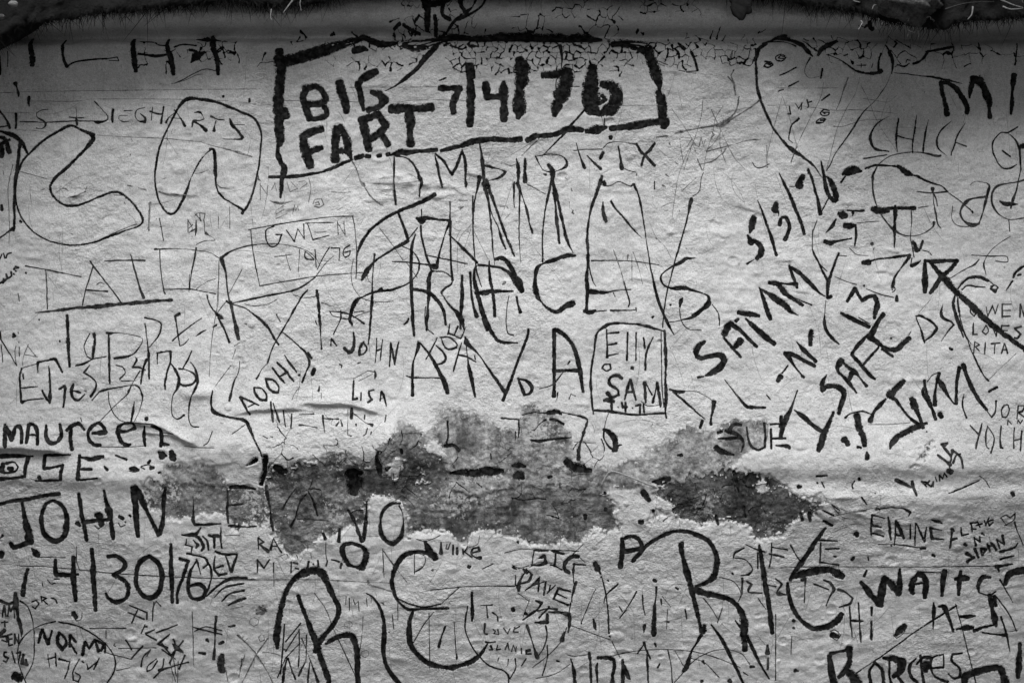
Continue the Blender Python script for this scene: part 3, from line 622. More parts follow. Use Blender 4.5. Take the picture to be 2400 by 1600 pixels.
s 8 2030,840 1985,900,14 1930,950,8 1820,985 / 2100,730,14 2080,760 / 2090,1080 2110,1030 2150,1050
# scratched_arch | M | black gravestone shaped outline round two small names
@ 1340 660
o 20 200,1215,16 185,1090,26 175,950,20 180,800,20 205,640,20 220,520,26 240,460,20 320,400,36 380,385,30 500,385,20 620,395,26 740,425,20 850,455,16
o 28 855,450,24 862,600,28 868,750,30 862,900,24 868,1050,30 860,1170,34 870,1250,24
o 24 205,1180,18 340,1190,28 460,1210,22 580,1222,20 720,1215,18 850,1205,26
o 10 820,460 825,700 830,950 845,1150
# scratched_name | M | five letter name standing inside the gravestone outline's upper half
l 20 320,440,12 325,570,22 325,690,26 / 330,475 430,465,20 / 330,580 410,565,22 / 325,680,20 430,660,10
l 16 513,465 510,600 508,720
l 16 592,470,18 590,600 590,720
l 18 660,515,16 672,610,20 / w=20 750,510,12 700,610,22 680,700,24 675,810,16
p 18 555,795,36 565,805,16 / w=14 350,755 300,760 280,795 320,820 360,800 350,755
# scratched_name | M | three letter name with tiny date in the gravestone outline's lower half
l 28 460,890,24 420,860,28 355,880,20 350,940,24 420,990,24 430,1040,26 370,1060,26 330,1020,40
l 24 535,895,18 510,990,24 485,1080,24 / w=26 540,905 570,1010,30 590,1085,22 / 510,1010 570,1015
l 20 670,930,30 675,1020,28 680,1110,20 / w=14 680,930 740,1040,14 / w=18 745,1110,26 770,1010,14 785,930,22 / w=26 785,930 800,1020 815,1140,24
d 20 300,1090,34 340,1090,50 385,1100,34 / w=26 365,1100 368,1180,20
d 20 460,1110,22 470,1150,20 510,1150,14 / 495,1110,20 495,1190,20
d 20 590,1140,20 630,1130,20 625,1200,24
d 20 660,1120,20 665,1195,26
p 14 425,1150,16 427,1154,12 / 560,1160,16 562,1164,12
s 7 640,1100 700,1140 800,1135
# ^ bold C and E like letters at the centre
l 30 140,10,24 145,140,24 130,270,26 / w=38 150,85,40 280,100,24 / w=36 115,270,30 170,280,40 220,265,20 / w=10 220,275 320,265 / 355,265,14 590,262,8
s 10 480,0 500,80,14 530,180,14 520,230 / w=7 380,100 400,140 / 590,240,12 592,275
p 12 1020,150,8 1000,180,34 995,230,20 / 905,215,18 910,218,14 / 735,325 750,320 740,335
s 8 990,250 1000,330 1030,400 1090,440 1190,445 / 1290,210 1340,280 1355,340,12 1355,400,10
s 14 750,0,20 790,160,22 840,290,20 880,380,24 940,490,6 / w=10 880,50 850,250 835,420
s 18 890,375,8 1000,355,10 1110,325,26 1200,260,20 1255,200,34
# scratched_letters | B | thin tall triangle letters and an L right of the gravestone outline
l 20 900,990,16 970,1010,26 1030,1010,22 / w=16 930,1010,16 1050,1110,18 1150,1200,14 1225,1260,10 / w=28 1200,1280,36 1180,1340,26
l 28 1305,1105,40 1295,1180,28 1280,1250,20 1280,1310,28 / w=5 1030,1005 1150,1010 1250,1060 1300,1100
l 22 1405,900,8 1470,980,10 1540,1070,18 1600,1140,26 1660,1155,32 1780,1155,18
s 8 1790,1040,10 1825,1080
s 24 300,1355,24 350,1390,40 395,1450,50 400,1550,36 / w=10 300,1360 300,1440 340,1520 390,1550 / w=5 335,1210 310,1290 300,1350 / w=14 395,1510,30 460,1495,8
# painted_name | B | bold slanting five letter name, uppermost of two stacked slanting names at right
l 48 1222,550,30 1170,590,50 1140,650,52 1180,700,40 1280,680,44 1370,675,48 1405,720,46 1360,790,56 1280,840,44 1230,860,24 / w=10 1215,870 1160,880,24
l 46 1400,480,50 1430,420,60 1460,380,40 / w=40 1465,385,36 1560,460,34 1630,530,30 1700,595,26 / w=34 1390,510,16 1460,590,28 1550,690,24 / w=56 1500,600,40 1550,540,60
l 44 1530,285,36 1610,295,50 1720,315,24 / w=46 1600,340,20 1680,420,44 1770,500,52 1860,570,34 / w=40 1505,360,34 1530,345,24
l 40 1725,55,12 1760,150,30 1790,250,40 1825,345,30 / w=44 1730,60,14 1850,140,48 1960,220,50 2020,280,30 2080,310,10
l 40 1820,10,34 1900,30,54 1960,100,40 2010,140,26 2120,215,26 / w=14 1960,20 2060,10
l 24 1980,120,6 2200,215,12
@ 1500 340
l 40 1185,1265,30 1260,1275,44 1330,1360,40 1380,1400,24 1490,1470,30 / w=18 1260,1270,26 1350,1275,22 1440,1280,30
l 34 1375,1110,26 1400,1190,30 1440,1310,20 / w=34 1380,1115,24 1480,1190,34 1570,1280,34 1640,1350,20 1700,1390,8
l 26 1830,990,20 1800,1060,22 1760,1170,24 1730,1260,36 1720,1330,30 1725,1400,34 / w=30 1725,1400,40 1755,1390,30 / w=12 1590,960,6 1650,1100,14 1720,1240,24 / w=7 1830,1015 1900,1020
@ 1800 680
# painted_symbol | B | bold zigzag numeral and slash above the lower slanting name
s 36 730,100,30 770,30,34 800,-15,34 835,50,36 865,95,34 930,60,36 980,55,36 1005,120,44 985,190,40 975,255,24
s 36 670,210,20 740,245,38 830,290,36 930,335,34 / w=7 830,250 930,310
s 26 520,220,8 518,300,26 545,380,24 600,450,26 655,495,10 / w=6 530,100 520,220
# painted_name | B | small bold letter N between two heavy dots, right of the upper slanting name
l 34 120,790,46 90,830,36 / w=14 130,760 185,690 / w=30 150,580,26 195,620,34 240,690,20 310,780,12 / w=34 155,580 230,590,36 320,640,34 430,695,26 / w=34 265,475,10 330,550,34 440,655,30
p 46 398,375,40 395,430,52 390,500,40 / w=20 310,785 330,800,24
# painted_name | B | bold slanting name, lower right of two stacked slanting names
l 36 270,920,14 240,1000,14 200,1110,36 150,1200,44 110,1340,34 / w=34 110,1250,30 120,1160,36 / w=40 240,1100,10 320,1160,40 400,1230,40 490,1295,30 / w=44 600,1120,24 560,1210,40 510,1310,46 470,1420,50 450,1465,40
l 42 540,780,12 500,850,40 500,920,40 560,880,40 640,890,44 700,940,44 680,1030,40 645,1130,36
l 40 675,645,60 640,700,40 650,750,24 730,830,34 815,940,14 / w=24 680,650 740,710,30 790,745,40 850,810,14 905,880,36 / w=50 740,830,30 785,740,60
l 34 1060,220,40 1010,290,36 950,400,40 / w=36 920,405,20 840,490,36 770,580,30 / w=34 770,590,26 860,690,36 920,760,32 985,815,26 / w=20 880,680 950,600,20 1020,520,18
l 40 930,430,46 1000,475,44 1080,530,40 1180,545,40 1240,490,40 1300,440,44 / w=24 1050,540 1145,605,26 / w=6 1290,420 1315,380
# painted_name | B | bold four letter name with tall peaks, on the right below the stacked names
l 44 1245,835,50 1170,910,60 1120,960,66 1150,990,50 / w=30 1080,1000,24 1020,1060,34 970,1120,26 935,1200,40 / w=28 1170,1000,34 1240,1100,22 1310,1180,26 1390,1240,40 / w=50 1390,1245,40 1300,1280,46 1200,1330,46 1130,1390,44 1105,1450,16
l 50 1325,1000,50 1345,1060,66 1370,1110,40 1400,1200,24 1420,1260,30
l 30 1435,830,26 1450,920,30 1480,1020,40 1510,1100,30 1535,1180,36 / w=40 1430,900,30 1425,950,34 1470,1010,44 / w=34 1535,1050,40 1535,950,26 1545,870,20 1570,760,30 / w=34 1555,810,30 1600,880,44 1650,960,20 1710,1045,12 / w=7 1460,840 1510,780 1560,760
l 26 1755,710,36 1735,820,26 1730,930,24 1728,1040,34 / w=30 1790,685,46 1830,800,30 1880,910,34 1940,1010,30 2005,1095,24
p 44 1420,1230,30 1455,1220,30 / 1580,1140,60 1590,1160,50 / 1130,440,16 1140,442,10 / 1670,535,30 1690,545,30 / 1450,1295,14 1454,1300,10
s 10 1800,950,8 1785,1050,14 1800,1120,14 1820,1170,16 / w=26 2030,930,20 2105,890,26
s 14 705,1170,20 760,1130,10 860,1110,14 940,1135,8 / w=5 920,1230 1100,1230 1300,1215
l 56 815,1150,56 830,1250,56 865,1350,52 875,1420,40 / w=40 810,1435,30 840,1440,24
p 46 680,1370,50 720,1395,44 / w=16 895,1480,14 890,1540,30
# scratched_initials | M | thin black D and S letters left of the arrow tail
l 24 1360,240,18 1410,240,30 1500,290,26 1545,345,30 1510,410,24 1450,460,12 / w=20 1360,255,14 1400,350,20 1440,480,18
l 24 1605,130,8 1590,190,24 1600,250,24 1680,290,24 1705,320,24 1660,370,16 1590,470,6
s 14 1710,60,14 1705,170,26 1750,290,20 1820,430,18 1860,540,14 1920,670,16 1980,780,12 2025,830,20 / w=10 1740,90 1750,200 1800,380 1860,490
s 4 2030,820 2150,700 2280,580 / 1390,200 1450,130 1490,90
# scratched_note | T | small three line love note with two first names near the right edge
l 10 1860,150 1855,200 1890,240 1910,200
l 11 2000,155 2015,235 2060,140 / 2060,150 2085,215 2110,130
l 11 2150,130 2148,245,14 / 2150,130 2230,130 / 2150,185 2225,185 / 2148,240 2225,238
l 14 2315,245 2318,130 2352,240 2360,130
l 13 1885,300,14 1878,405,14 1920,405
l 11 2000,320 1965,380 2000,405 2025,370 2000,320
l 11 2060,340 2095,420 2110,330
l 12 2145,320 2140,390 / 2150,325 2210,325 / 2150,370 2200,370
l 13 2325,330 2265,350 2320,400,14 2290,440 2265,435
l 12 1895,475 1888,580 / 1900,475 1940,500 1905,520 1940,560
l 12 1995,480 1988,580
l 12 2050,490 2130,485 / 2085,490 2078,580
l 12 2170,490 2145,580 / 2175,490 2200,580 / 2155,545 2195,545
# scratched_note | T | thin tall handwriting cut off by the right edge below the love note
l 14 2095,1015 2085,1110 2050,1165 2010,1110
l 13 2165,1055 2140,1100 2145,1160 2185,1160 2210,1100 2200,1050 2165,1055
l 13 2295,1060 2280,1180 / 2295,1060 2360,1060 2330,1110 2290,1120 2360,1170
l 9 2195,1235 2200,1190 2230,1225 2210,1205
l 9 2285,1220 2290,1190 2310,1220 2330,1190
l 14 1850,1240 1925,1320 / 1960,1220 1930,1330,18 1895,1450
l 13 2010,1245 1990,1330 1995,1430,16 2015,1450 / 2010,1245 2060,1330 2060,1400 2030,1485
l 14 2135,1245 2120,1350 2120,1440 2140,1445
l 14 2255,1260 2245,1350 2240,1445 / 2325,1290 2310,1380 2300,1465 / 2245,1375 2320,1360
@ 0 980
# painted_word | B | black block letters under the lower case name, starting at the left edge
l 30 -10,350,34 100,345,40 300,348,16 / w=34 255,360,40 240,440,36 235,520,30 / w=28 235,530 150,545,24 -10,555,34
l 28 30,420,40 20,480,44 60,500,20 150,480,16 170,440,14 130,400,14 60,410,30 / w=40 80,455,30 110,465,44
l 30 645,333,16 500,335,24 410,340,28 405,400,34 410,460,30 500,450,20 575,430,30 565,500,34 562,565,26 / w=22 545,565 440,570,26 330,570,14 / w=34 365,540,34 370,555,26
l 34 728,340,30 728,450,36 725,560,36 / w=28 740,360,20 850,370,40 950,350,24 / w=22 740,465 850,465,24 / w=18 745,565 900,548,14
p 26 960,440,18 990,470,26 / w=30 1455,310,20 1490,335,70 1530,345,20 / w=40 1575,310,46 1590,360,60 1605,375,40 / w=22 1375,390,26 1360,410,24 / 1385,455,34 1410,455,26 / 1455,500 1470,495
p 34 1195,460,20 1235,465,46 1275,470,20 / w=8 1190,480 1235,492 1280,480
s 10 1295,440 1350,425 1380,430 / 1295,445 1330,465 / 1060,340,16 1160,380,20
# painted_name | B | largest bold black seven letter name running into the bare patches at left
l 40 -10,790,30 100,760,34 250,740,34 400,710,36 545,690,34 / w=44 200,765,26 220,850,34 235,950,44 260,1050,70 275,1130,60 230,1150,40 130,1185,40 95,1150,40
l 40 480,755,26 420,790,34 385,880,36 385,990,38 420,1080,40 510,1125,40 580,1090,40 610,990,44 605,880,44 570,800,36 490,755,26
l 36 720,695,26 735,780,38 755,920,40 780,1040,36 795,1120,30 / w=40 955,660,24 975,770,36 1000,850,60 1020,950,40 1040,1105,34 / w=34 790,950 880,940,40 1000,930,36
l 40 1225,640,50 1240,750,54 1250,880,50 1260,1000,44 1270,1080,36 / w=44 1240,640,70 1290,720,60 1350,850,30 1410,970,36 1455,1070,36 / w=34 1515,640,24 1500,760,36 1500,880,28 1490,980,40 1460,1060,40
p 60 880,890,40 910,900,70 930,970,60 / w=40 1095,900,30 1130,920,30 / 1150,950,16 / w=30 705,960,34 730,985,30 / w=10 870,990 900,1015 940,990 / 1085,960 1110,995 1150,980 / 1190,890,24 1200,900,20
s 24 290,1195,20 330,1240,60 350,1265,30 / w=22 0,1240,30 15,1250,20 / 0,1100,10 25,1075
# faded_name | M | half worn capital letters over the bare patches, after the bold first name
l 24 1770,720,8 1775,830,18 1775,930,30 1790,975,24 1900,975,26 2030,965,14
l 22 2085,640,16 2090,760,18 2085,850,26 2100,960,24 / w=26 2105,640,14 2230,630,30 2340,650,34 / w=20 2100,800 2230,790,16 / w=24 2100,985 2250,995,26 2352,990
@ 540 940
l 26 330,780,30 340,870,36 365,990,20 375,1100,24 392,1180,30 / w=24 600,800,8 540,880,16 480,990,22 / w=30 350,600,40 300,700,30
l 22 700,850,10 640,920,20 610,1010,14 600,1060,14 555,1150,22 / w=22 720,830,14 770,940,24 800,1050,16 / w=9 610,1080 740,1085 900,1095 / w=30 855,1210,24 875,1260,30
l 28 1080,1000,24 1130,1080,30 1170,1180,34 1210,1280,34 / w=30 1250,920,14 1248,1040,26 1240,1150,36 1220,1270,34 / w=30 1005,1170,20 1000,1280,36
l 34 1560,935,30 1480,940,30 1410,1000,30 1380,1100,34 1385,1200,40 1440,1285,34 1510,1300,34 1570,1230,40 1590,1120,20 1580,1020,14 1550,960,16
# painted_letter | B | bold black letter O standing alone under the bare patches
l 50 1110,1300,30 1040,1320,36 1035,1390,50 1080,1490,44 1150,1520,30 1215,1520,60 1250,1420,60 1220,1340,40 1120,1298,30
# bore_hole | B | deep black hole in the bare patch near the centre
p 120 1125,670,120 1140,760,130 1130,830,100 / w=40 1140,640 1190,660,50
# bore_hole | B | dark narrow slot at the left end of the bare patches
p 50 330,510,50 325,570,40 320,640,44 300,700,54 285,760,44 / w=40 240,535,44 190,570,24 150,585,10
# gouged_slot | B | ragged black gouges along the lip of the bare patches
s 34 0,790 100,785,40 200,800,20 / w=60 420,600,50 470,630,70 510,640,40
s 40 1365,460,20 1350,520,30 1365,590,60 1375,660,40 / w=30 1575,440,30 1580,470,24 / 1440,620,40 1470,605,14
s 24 1990,380,16 1975,410,26 2050,405,34 2100,450,30 / w=16 1995,180 2000,300 1985,390
s 50 2020,660,24 2130,650,50 2250,660,54 2330,640,60 2410,640,70 2500,640,34
@ 1040 940
s 50 630,590,20 700,590,40 750,600,20 / w=60 650,690,40 700,680,70 730,700,40 / w=30 960,700,30 990,690,30
s 60 1130,550,60 1180,600,70 1260,620,60 1350,635,40
s 40 1920,740,20 2000,730,60 2070,710,50 / w=54 1830,830,50 1860,870,60 1890,910,34
s 26 800,355,12 880,365,30 960,355,18 1060,345,22 1170,330,10 / w=8 830,270 880,210 940,170,16 / w=24 960,110,40 1030,95,44 1080,120,20 / 980,165 1050,180 1100,210
p 40 1490,985,36 1485,1000,30 / 1800,1105,36 1825,1105,40 / w=30 1300,1050,40 1300,1080,30 / w=26 1920,1000 1930,1010 / 1480,840,26 / w=14 2150,495 2190,490,26
s 9 620,885 700,905 770,905 850,895 940,900 / 430,480,10 435,530,10 / 300,745 350,785 / 720,130 780,110 850,100
# scratched_numeral | M | black seven shape and teardrop zero above the bare patch edge
d 20 530,155,20 600,160,18 690,165,16 690,250,24 690,330,14
s 20 860,105,8 960,110,20
d 26 1060,100,14 1180,120,16 1290,150,24 1320,180,22 1290,280,22 1260,370,20 1240,450,46 1240,530,40
d 40 1470,260,24 1530,290,40 1570,350,50 1580,420,50 1555,455,30 / w=14 1475,260 1465,320 1500,390 1550,440
s 5 1520,100 1490,180 1480,240 / 1200,375 1280,378 1400,380
# painted_letters | B | smudged capital word beside the slanting name, on grey stained plaster
@ 1500 960 2.24
l 12 530,80,14 500,75,16 470,100,18 480,115 / w=12 450,110,16 510,130,18 540,170,12 530,220,8 / w=16 410,150,8 480,150,16 520,145 / w=20 400,200,30 430,220,30 490,235,14
l 12 560,90,8 565,140,10 580,190,14 615,208,14 650,195,10 / 652,70 655,140,12 650,195
l 10 685,100,12 685,200,10 / 685,75 730,72,10 / 690,150 760,148 / w=12 710,185,8 770,190,20 780,200
p 16 410,120 430,115 / w=14 200,238,8 215,238,16 / 1070,150,26 1085,180,22
@ 540 940
# scratched_name | T | small thin two line name below the round bare patch
l 18 255,1250,12 260,1355,10 / 260,1255 310,1290,12 270,1310 350,1375,22
l 14 395,1255,8 370,1360,18 / 400,1260 430,1320 470,1385,24 / 380,1330 430,1330
l 12 250,1568 250,1455,16 310,1530,14 360,1450,10
l 10 398,1480 398,1568 / 560,1470 560,1568 / w=16 580,1480 620,1490 / 600,1530 630,1535
l 16 720,1470,20 712,1525 / 760,1490 770,1500 / 805,1460,16 810,1515
l 12 895,1460 880,1510 / 930,1450 1000,1470,14 / 1020,1490,24 1015,1530,16
s 6 880,1290 878,1400 890,1470,10 / 520,1400,10 530,1420 / 610,1410,10 622,1435 / 740,1395 745,1440 / 440,1425 500,1400
s 5 1400,1350 1410,1500 1400,1568 / 1410,1370 1500,1510
# drawn_loop | B | big black looping double curve like a numeral three, lower centre
s 46 1500,1568,40 1540,1490,40 1600,1420,44 1680,1385,36 1780,1385,30 1860,1410,60 1880,1440,50 / w=46 1790,1290,24 1815,1340,50 1850,1400,50
s 7 1700,1390 1780,1415 1790,1470 1760,1530 1690,1568
# scratched_name | T | tiny black first name right of the loop's upper hook
l 20 1935,1290,14 1935,1390,26
l 8 1990,1310 1980,1350 2000,1355,12 2020,1300
l 16 2045,1320,14 2045,1400,20 / 2085,1345,16 2082,1400,24
l 14 2135,1360 2140,1400 / w=10 2180,1330 2150,1380 2220,1430,14
l 16 2225,1390,16 2290,1370,20 2280,1340,20 2230,1350,20 2215,1400,16 2250,1430,16 2300,1435,30
s 5 1710,1260 1800,1280 1930,1230 / 2290,1230 2270,1310 2190,1340
@ 1040 940
# painted_word | M | black three letter word on top of a small stacked greeting, lower centre
l 34 830,1370,20 820,1430,30 815,1490,24 / w=30 840,1365 900,1370,30 960,1370,26 / w=40 870,1440,20 920,1420,40 / w=40 930,1430 935,1480,40 890,1500,34 810,1500,26
l 20 990,1370,24 1050,1385,30 1100,1400,24 / w=18 1030,1390,16 1025,1450 1015,1510,20 / 980,1500 1030,1515 1085,1545
l 30 1235,1425,34 1170,1430,30 1115,1480,34 1110,1540,30 1150,1568,34 / w=20 1300,1500 1200,1495,26 1190,1560,34
p 36 1395,1490,50 1415,1530,60 / w=20 640,1520,34 / 680,1290,24 682,1300,20 / 230,1510,28 245,1515,20 / 740,1545,40 760,1568,50
s 8 630,1500 700,1530 780,1500 / 1250,1430 1300,1480 / 1280,1310 1230,1360 1160,1430 / 560,1390 700,1360 900,1360 1240,1375
# painted_letter | B | bold black capital P with its own stem, lower right of centre
l 40 1640,1260,30 1640,1350,40 1635,1430,40 1620,1520,50 / w=40 1640,1270,30 1700,1240,34 1770,1250,40 1815,1300,40 1810,1345,36 1740,1365,40 1650,1375,50
# drawn_letter | B | very large black looping R at lower right
l 36 1735,1470,30 1800,1400,36 1870,1320,36 1950,1265,36 2060,1210,34 2150,1190,34 2260,1200,36 2352,1235,40 2430,1280,40 2480,1350,40 2510,1450,44 2500,1550,46 2470,1620,50 2400,1670,34 2310,1700,20
l 34 2175,1310,36 2180,1370,36 2200,1460,24 2220,1550,30 2240,1620,34
@ 1500 960 2.24
# scratched_name | M | thin black first name scattered along the top of the heavy bottom letters
l 11 545,725,8 500,750,14 490,775,12 550,785,8 590,830,10 575,860,14 530,868,6
l 9 555,705,5 620,735 655,745 / w=12 625,710,10 630,760,14 640,830,16 655,890,16 / 618,750,8 618,830
l 8 690,700 690,770,10 680,820,12 / 690,720 775,735 / 680,755,12 755,772,8
l 9 790,710 820,760,10 840,790
l 9 950,695,10 945,800 1045,815 / w=11 940,683 1035,687,12 / 975,730 1045,727,12
s 24 970,620,20 930,680,20 880,760,18 850,800,18 810,860,16 795,896,14
p 24 1135,650,30 1140,658,24 / w=14 1020,768,12 1030,770,10 / 1120,775,16 / 1145,358,14 1147,362,12 / 925,380,10 / 830,400,18 / w=10 1240,515,18 1250,520
s 7 1110,410 1108,395 1120,370 / 1155,455,10 1180,490 / 920,345,12 975,342,10 / 950,380 960,400 / 955,525,10 1010,550,14 / 960,580,12 1005,605,14 / 1000,495 1040,522
s 24 490,320,20 505,370,24 518,428,10 / w=12 525,365 550,380
s 20 400,560 410,600,14 / 840,545 850,575 / 885,540 890,578 / 545,510 555,560
# bent_crease | F | flaking wrinkle lines in the plaster right of the dark bare patch
s 4 960,470 1060,520 1100,530 1180,520 / 990,560 1080,540 1180,525,6 / 1020,620 1100,600 1160,595 / 1010,640 1090,610 / 1180,520 1240,510 1330,505
s 5 1000,500 1060,560 1130,570 / 900,530 930,520 / 1320,780 1340,790
@ 1800 1020 2.24
# scratched_name | M | black first name at right of the dark patch, above the heavy lower name
l 18 540,415,14 540,470,18 540,520,16 / w=14 545,415 605,432,10 / 545,470,16 590,480,12 / 550,512 605,528,12
l 14 625,425,10 635,480,14 643,545,14
l 16 665,445,12 668,510,10 662,575,8 / w=16 668,450,14 690,490,20 715,540,16 / 670,520 710,525
l 10 742,465 748,540
l 12 770,460,10 772,575,10 / 775,460 820,555,16 / 820,555 828,480,8
l 14 855,440,8 890,450,16 910,460,8 / w=16 910,495,8 850,485,16 860,540,18 920,545,8
p 28 465,515,30 467,522,26 / w=20 868,628,22 / w=20 450,640,16 440,650 / 805,592,22 825,592,18 / w=12 645,575 / w=9 525,635 530,655
s 6 560,385,12 640,375 700,380 740,400,14 730,420 / 580,570 660,570 740,580,8 800,590
# scratched_name | M | small slanting two line name under the tiny heart at right
l 12 965,490,16 960,540,12 955,590,10 / 970,545,18 990,540,12 / 960,490 975,500
l 10 1010,480 1015,525 1050,515
l 12 1065,465 1070,500,14 / 1060,460 1090,455,12 / 1065,490 1090,490
l 10 1095,450 1110,480 / 1090,470 1120,460
l 10 1130,445 1140,470 1155,430
l 14 1175,440,10 1150,450,12 1160,470,14 1175,455
l 14 1080,535,12 1090,575 / 1080,535 1110,555,16 1110,530
l 18 1045,620,20 1080,640,18 1050,660,20 / w=14 1085,595 1105,640
l 14 1115,590,12 1125,625 / 1120,590 1145,600,14 1130,620
l 14 1150,570 1165,605,14 / 1170,560 1200,600,16 / 1160,580 1185,575
l 14 1200,545,12 1215,590,14 / 1205,550 1240,570 1230,525,16
p 16 1125,515,20 / 1030,570,20 1040,575
o 7 1250,470 1215,430 1240,415 1265,430 1290,405 1285,440 1240,470 / w=9 1290,455,10 1310,510 1340,575 / w=12 1220,610,16 1290,590,14 1310,565 / 1220,650,14 1290,632 / w=12 1200,690,20 1240,683,16 1285,675 / 1210,700,16 1215,715
# scratched_name | T | tiny slanting first name below a thorny scribble at right
l 12 665,230,16 745,270,10 / 750,240 760,280 770,310,10
l 8 800,240 825,265 / 805,240 830,245 820,255
l 8 840,235 830,250 850,265 860,240 860,265
l 8 870,215 880,240
l 8 895,235 890,205 910,225 915,195
l 8 920,200 930,215
s 14 945,185 940,150,12 950,110 915,60,14 935,40 905,45 920,75 / w=12 880,100,16 920,130 945,150,18 / w=12 950,110 960,75,14 1000,110,12 1010,165,10 / 960,140 980,100 1000,95 / w=18 935,180,26 950,185,22
# painted_drop | M | round dark spots and small arcs near the right fold
p 24 1270,300,40 1275,310,30 / w=14 155,265,24 170,265 / 253,245,10 / 473,226,14 / 555,300,8 / 510,85,12 512,110,22 / 1290,455,12
s 7 440,275 435,255 450,240 / 275,240 290,270 / 485,320,6 510,358,10 / 250,212,10 300,207,10 / 1100,210,8 1130,230 1155,270 / 940,300 1020,270,10 1100,235,10
s 4 0,695 300,690 700,690 1000,688,6 1200,686
# painted_name | B | heavy black name with slanting W at the lower right edge
l 30 490,770,16 530,820,30 580,880,30 600,895,20 / w=28 590,890 600,820,34 610,750,24 / w=30 612,750 650,780,34 690,830,30 / w=30 690,825,34 692,760,28 693,700,12 / w=12 505,740 520,710
l 26 790,725,20 760,770,36 755,810,30 765,830,20 / w=26 790,725 820,745,26 830,790,30 825,850,20 / w=14 770,780 820,775 / w=6 800,717 910,720
l 28 928,712,30 920,770,26 915,840,22
l 20 1015,715,14 1008,770,24 1003,835,22 / w=24 985,755,16 1030,750,30 1055,752,20
l 24 1170,745,14 1130,745,26 1105,790,20 1110,820,14 / w=8 1110,825 1160,840 1200,820 / w=20 1165,840,24 1180,895,24 / 1190,845 1200,895,14
l 36 1250,780,20 1270,730,36 1330,710,36 1390,700,36
@ 0 1200 2.24
# painted_date | B | bold black date with slashes below the largest name at lower left
d 22 290,250,16 290,290,22 295,325,22 350,330,20 410,325,14 / w=22 385,235,18 385,320,24 392,400,24 398,465,16
s 24 480,195,18 487,270,24 490,350,24 495,430,24 502,515,18
d 20 565,232,18 610,230,20 650,255,20 650,295,20 595,328,20 650,355,20 675,400,22 660,450,20 610,470,22 570,450,20 555,425,14
d 24 785,228,18 735,260,22 715,320,22 720,390,24 770,445,22 825,430,24 850,360,26 840,280,24 790,230,18
s 22 898,165,16 900,260,22 903,370,24 905,470,18
d 20 945,242,16 990,255,20 965,330,18 935,410,18 930,475,16
d 18 1030,255,10 995,330,18 990,410,20 1010,450,18 1060,450,20 1080,410,16 1050,375,18 1000,385,16
# scratched_scribble | M | crowded small scribbled names and curved hatch lines after the bold date
l 14 955,118,10 1000,118,16 1030,112 1055,80,8 / w=14 1020,120,10 1050,140,16 1070,180,14 1060,200,12
l 12 1065,125,8 1090,150,14 1095,195,10
l 12 1095,120,14 1125,130,10 1125,185,12 / w=14 1160,80,10 1160,130,14 1165,185,12 / 1120,120 1160,125
l 12 980,140,8 975,170,14 1010,180,12 1005,210,10 / w=16 1015,145,10 1040,170,18 1030,185
l 12 985,215,16 1030,225,14 1080,240,14 1090,270 1070,290,12 / w=12 1035,250,20 1055,320,10 / 1085,250 1110,300,14 1105,370,12 1075,440,10
l 12 1130,230,8 1125,290,16 1150,330,14 1190,320,10 / 1135,290 1170,280
l 12 1130,205,10 1180,220,16 1245,220,12 1215,310,16 1185,230,10
s 16 1085,440,8 1150,380,14 1220,345,14 1295,345,14 / w=14 1125,445,6 1180,395,14 1280,372,12 / w=16 1165,465,10 1210,425,16 1280,410,16 / w=18 1200,488,10 1240,465,16 1288,450,16
s 5 100,280 250,285 400,300 600,320 850,335 1344,352 / 200,235 340,238 / 400,180 400,250 415,300 / w=4 1180,120 1260,120
# painted_drop | B | short bold tick, blots and rings scattered at lower left
s 22 145,300,16 130,350,20 120,435,20
p 30 180,210,16 195,222,28 / w=26 385,530,24 400,550,24 / w=4 430,530 425,560 400,570 385,550 / w=26 5,215,30 5,235,20
p 44 75,860,40 100,870,50
s 6 250,355 270,375 290,370 / 220,370 225,385 / 285,350 310,350
l 7 165,470 190,460 205,480 185,505 170,495 / 215,440 220,470 / 215,440 245,450 225,460 250,480 / 270,450 290,455 300,475
# scratched_note | T | small pencilled names and date at the left edge beside the oval
l 9 10,550 20,490 30,545 / 12,520 28,520
l 9 40,545 45,490 55,520 70,490 75,555
l 8 5,580 40,575 / 22,570 24,600
l 10 0,640,18 20,620,20 / 0,655 30,650 35,680 10,670
l 10 60,640 40,645 45,700 65,695 / 42,668 60,665
l 10 75,690 75,640 95,690 95,640
l 10 30,735 20,735 20,755 40,765 30,785 15,780 / 60,730 75,790
l 10 85,740 105,735 95,790
l 14 120,750,14 115,790,20 140,800,16 135,775
s 14 80,425,18 85,490,20 95,560,16 110,620,14 110,650,8 / w=12 0,465,14 40,480 70,475
# drawn_oval | M | thin black oval drawn round the dated girl's name at lower left
o 9 290,572 220,590,8 160,620,7 110,670 92,720 92,780 110,840 135,895 / w=8 310,575,12 400,595 480,635,9 550,690 595,750 605,800 590,850 560,895
o 8 105,465,10 140,490 165,545 175,610 178,700 170,790 130,870
# scratched_name | B | black five letter name inside the oval at lower left
l 16 200,685,14 220,615,16 / 222,615 250,690,20 / 250,690 272,620,14
l 14 310,630,16 300,680,18 325,720,18 345,690,16 335,655 310,630
l 14 365,645,14 365,705,16 / 368,645 395,680,16 / 370,695 400,740,16
l 16 430,750,16 445,680,16 465,715,14 495,670,14 515,730,16
l 14 505,675 545,690,14 530,725,16 510,720 / 548,690 550,735,12
# scratched_date | M | thin black date under the five letter name in the oval
d 8 250,745 260,810 / w=9 290,740 295,805 / 250,770 290,760
d 10 310,770,14 365,785,10 355,830 340,870
d 9 415,770 385,830 385,880 410,890 420,860 395,840
d 10 455,800 460,825 510,785 / 520,765 490,825
p 14 432,785,18
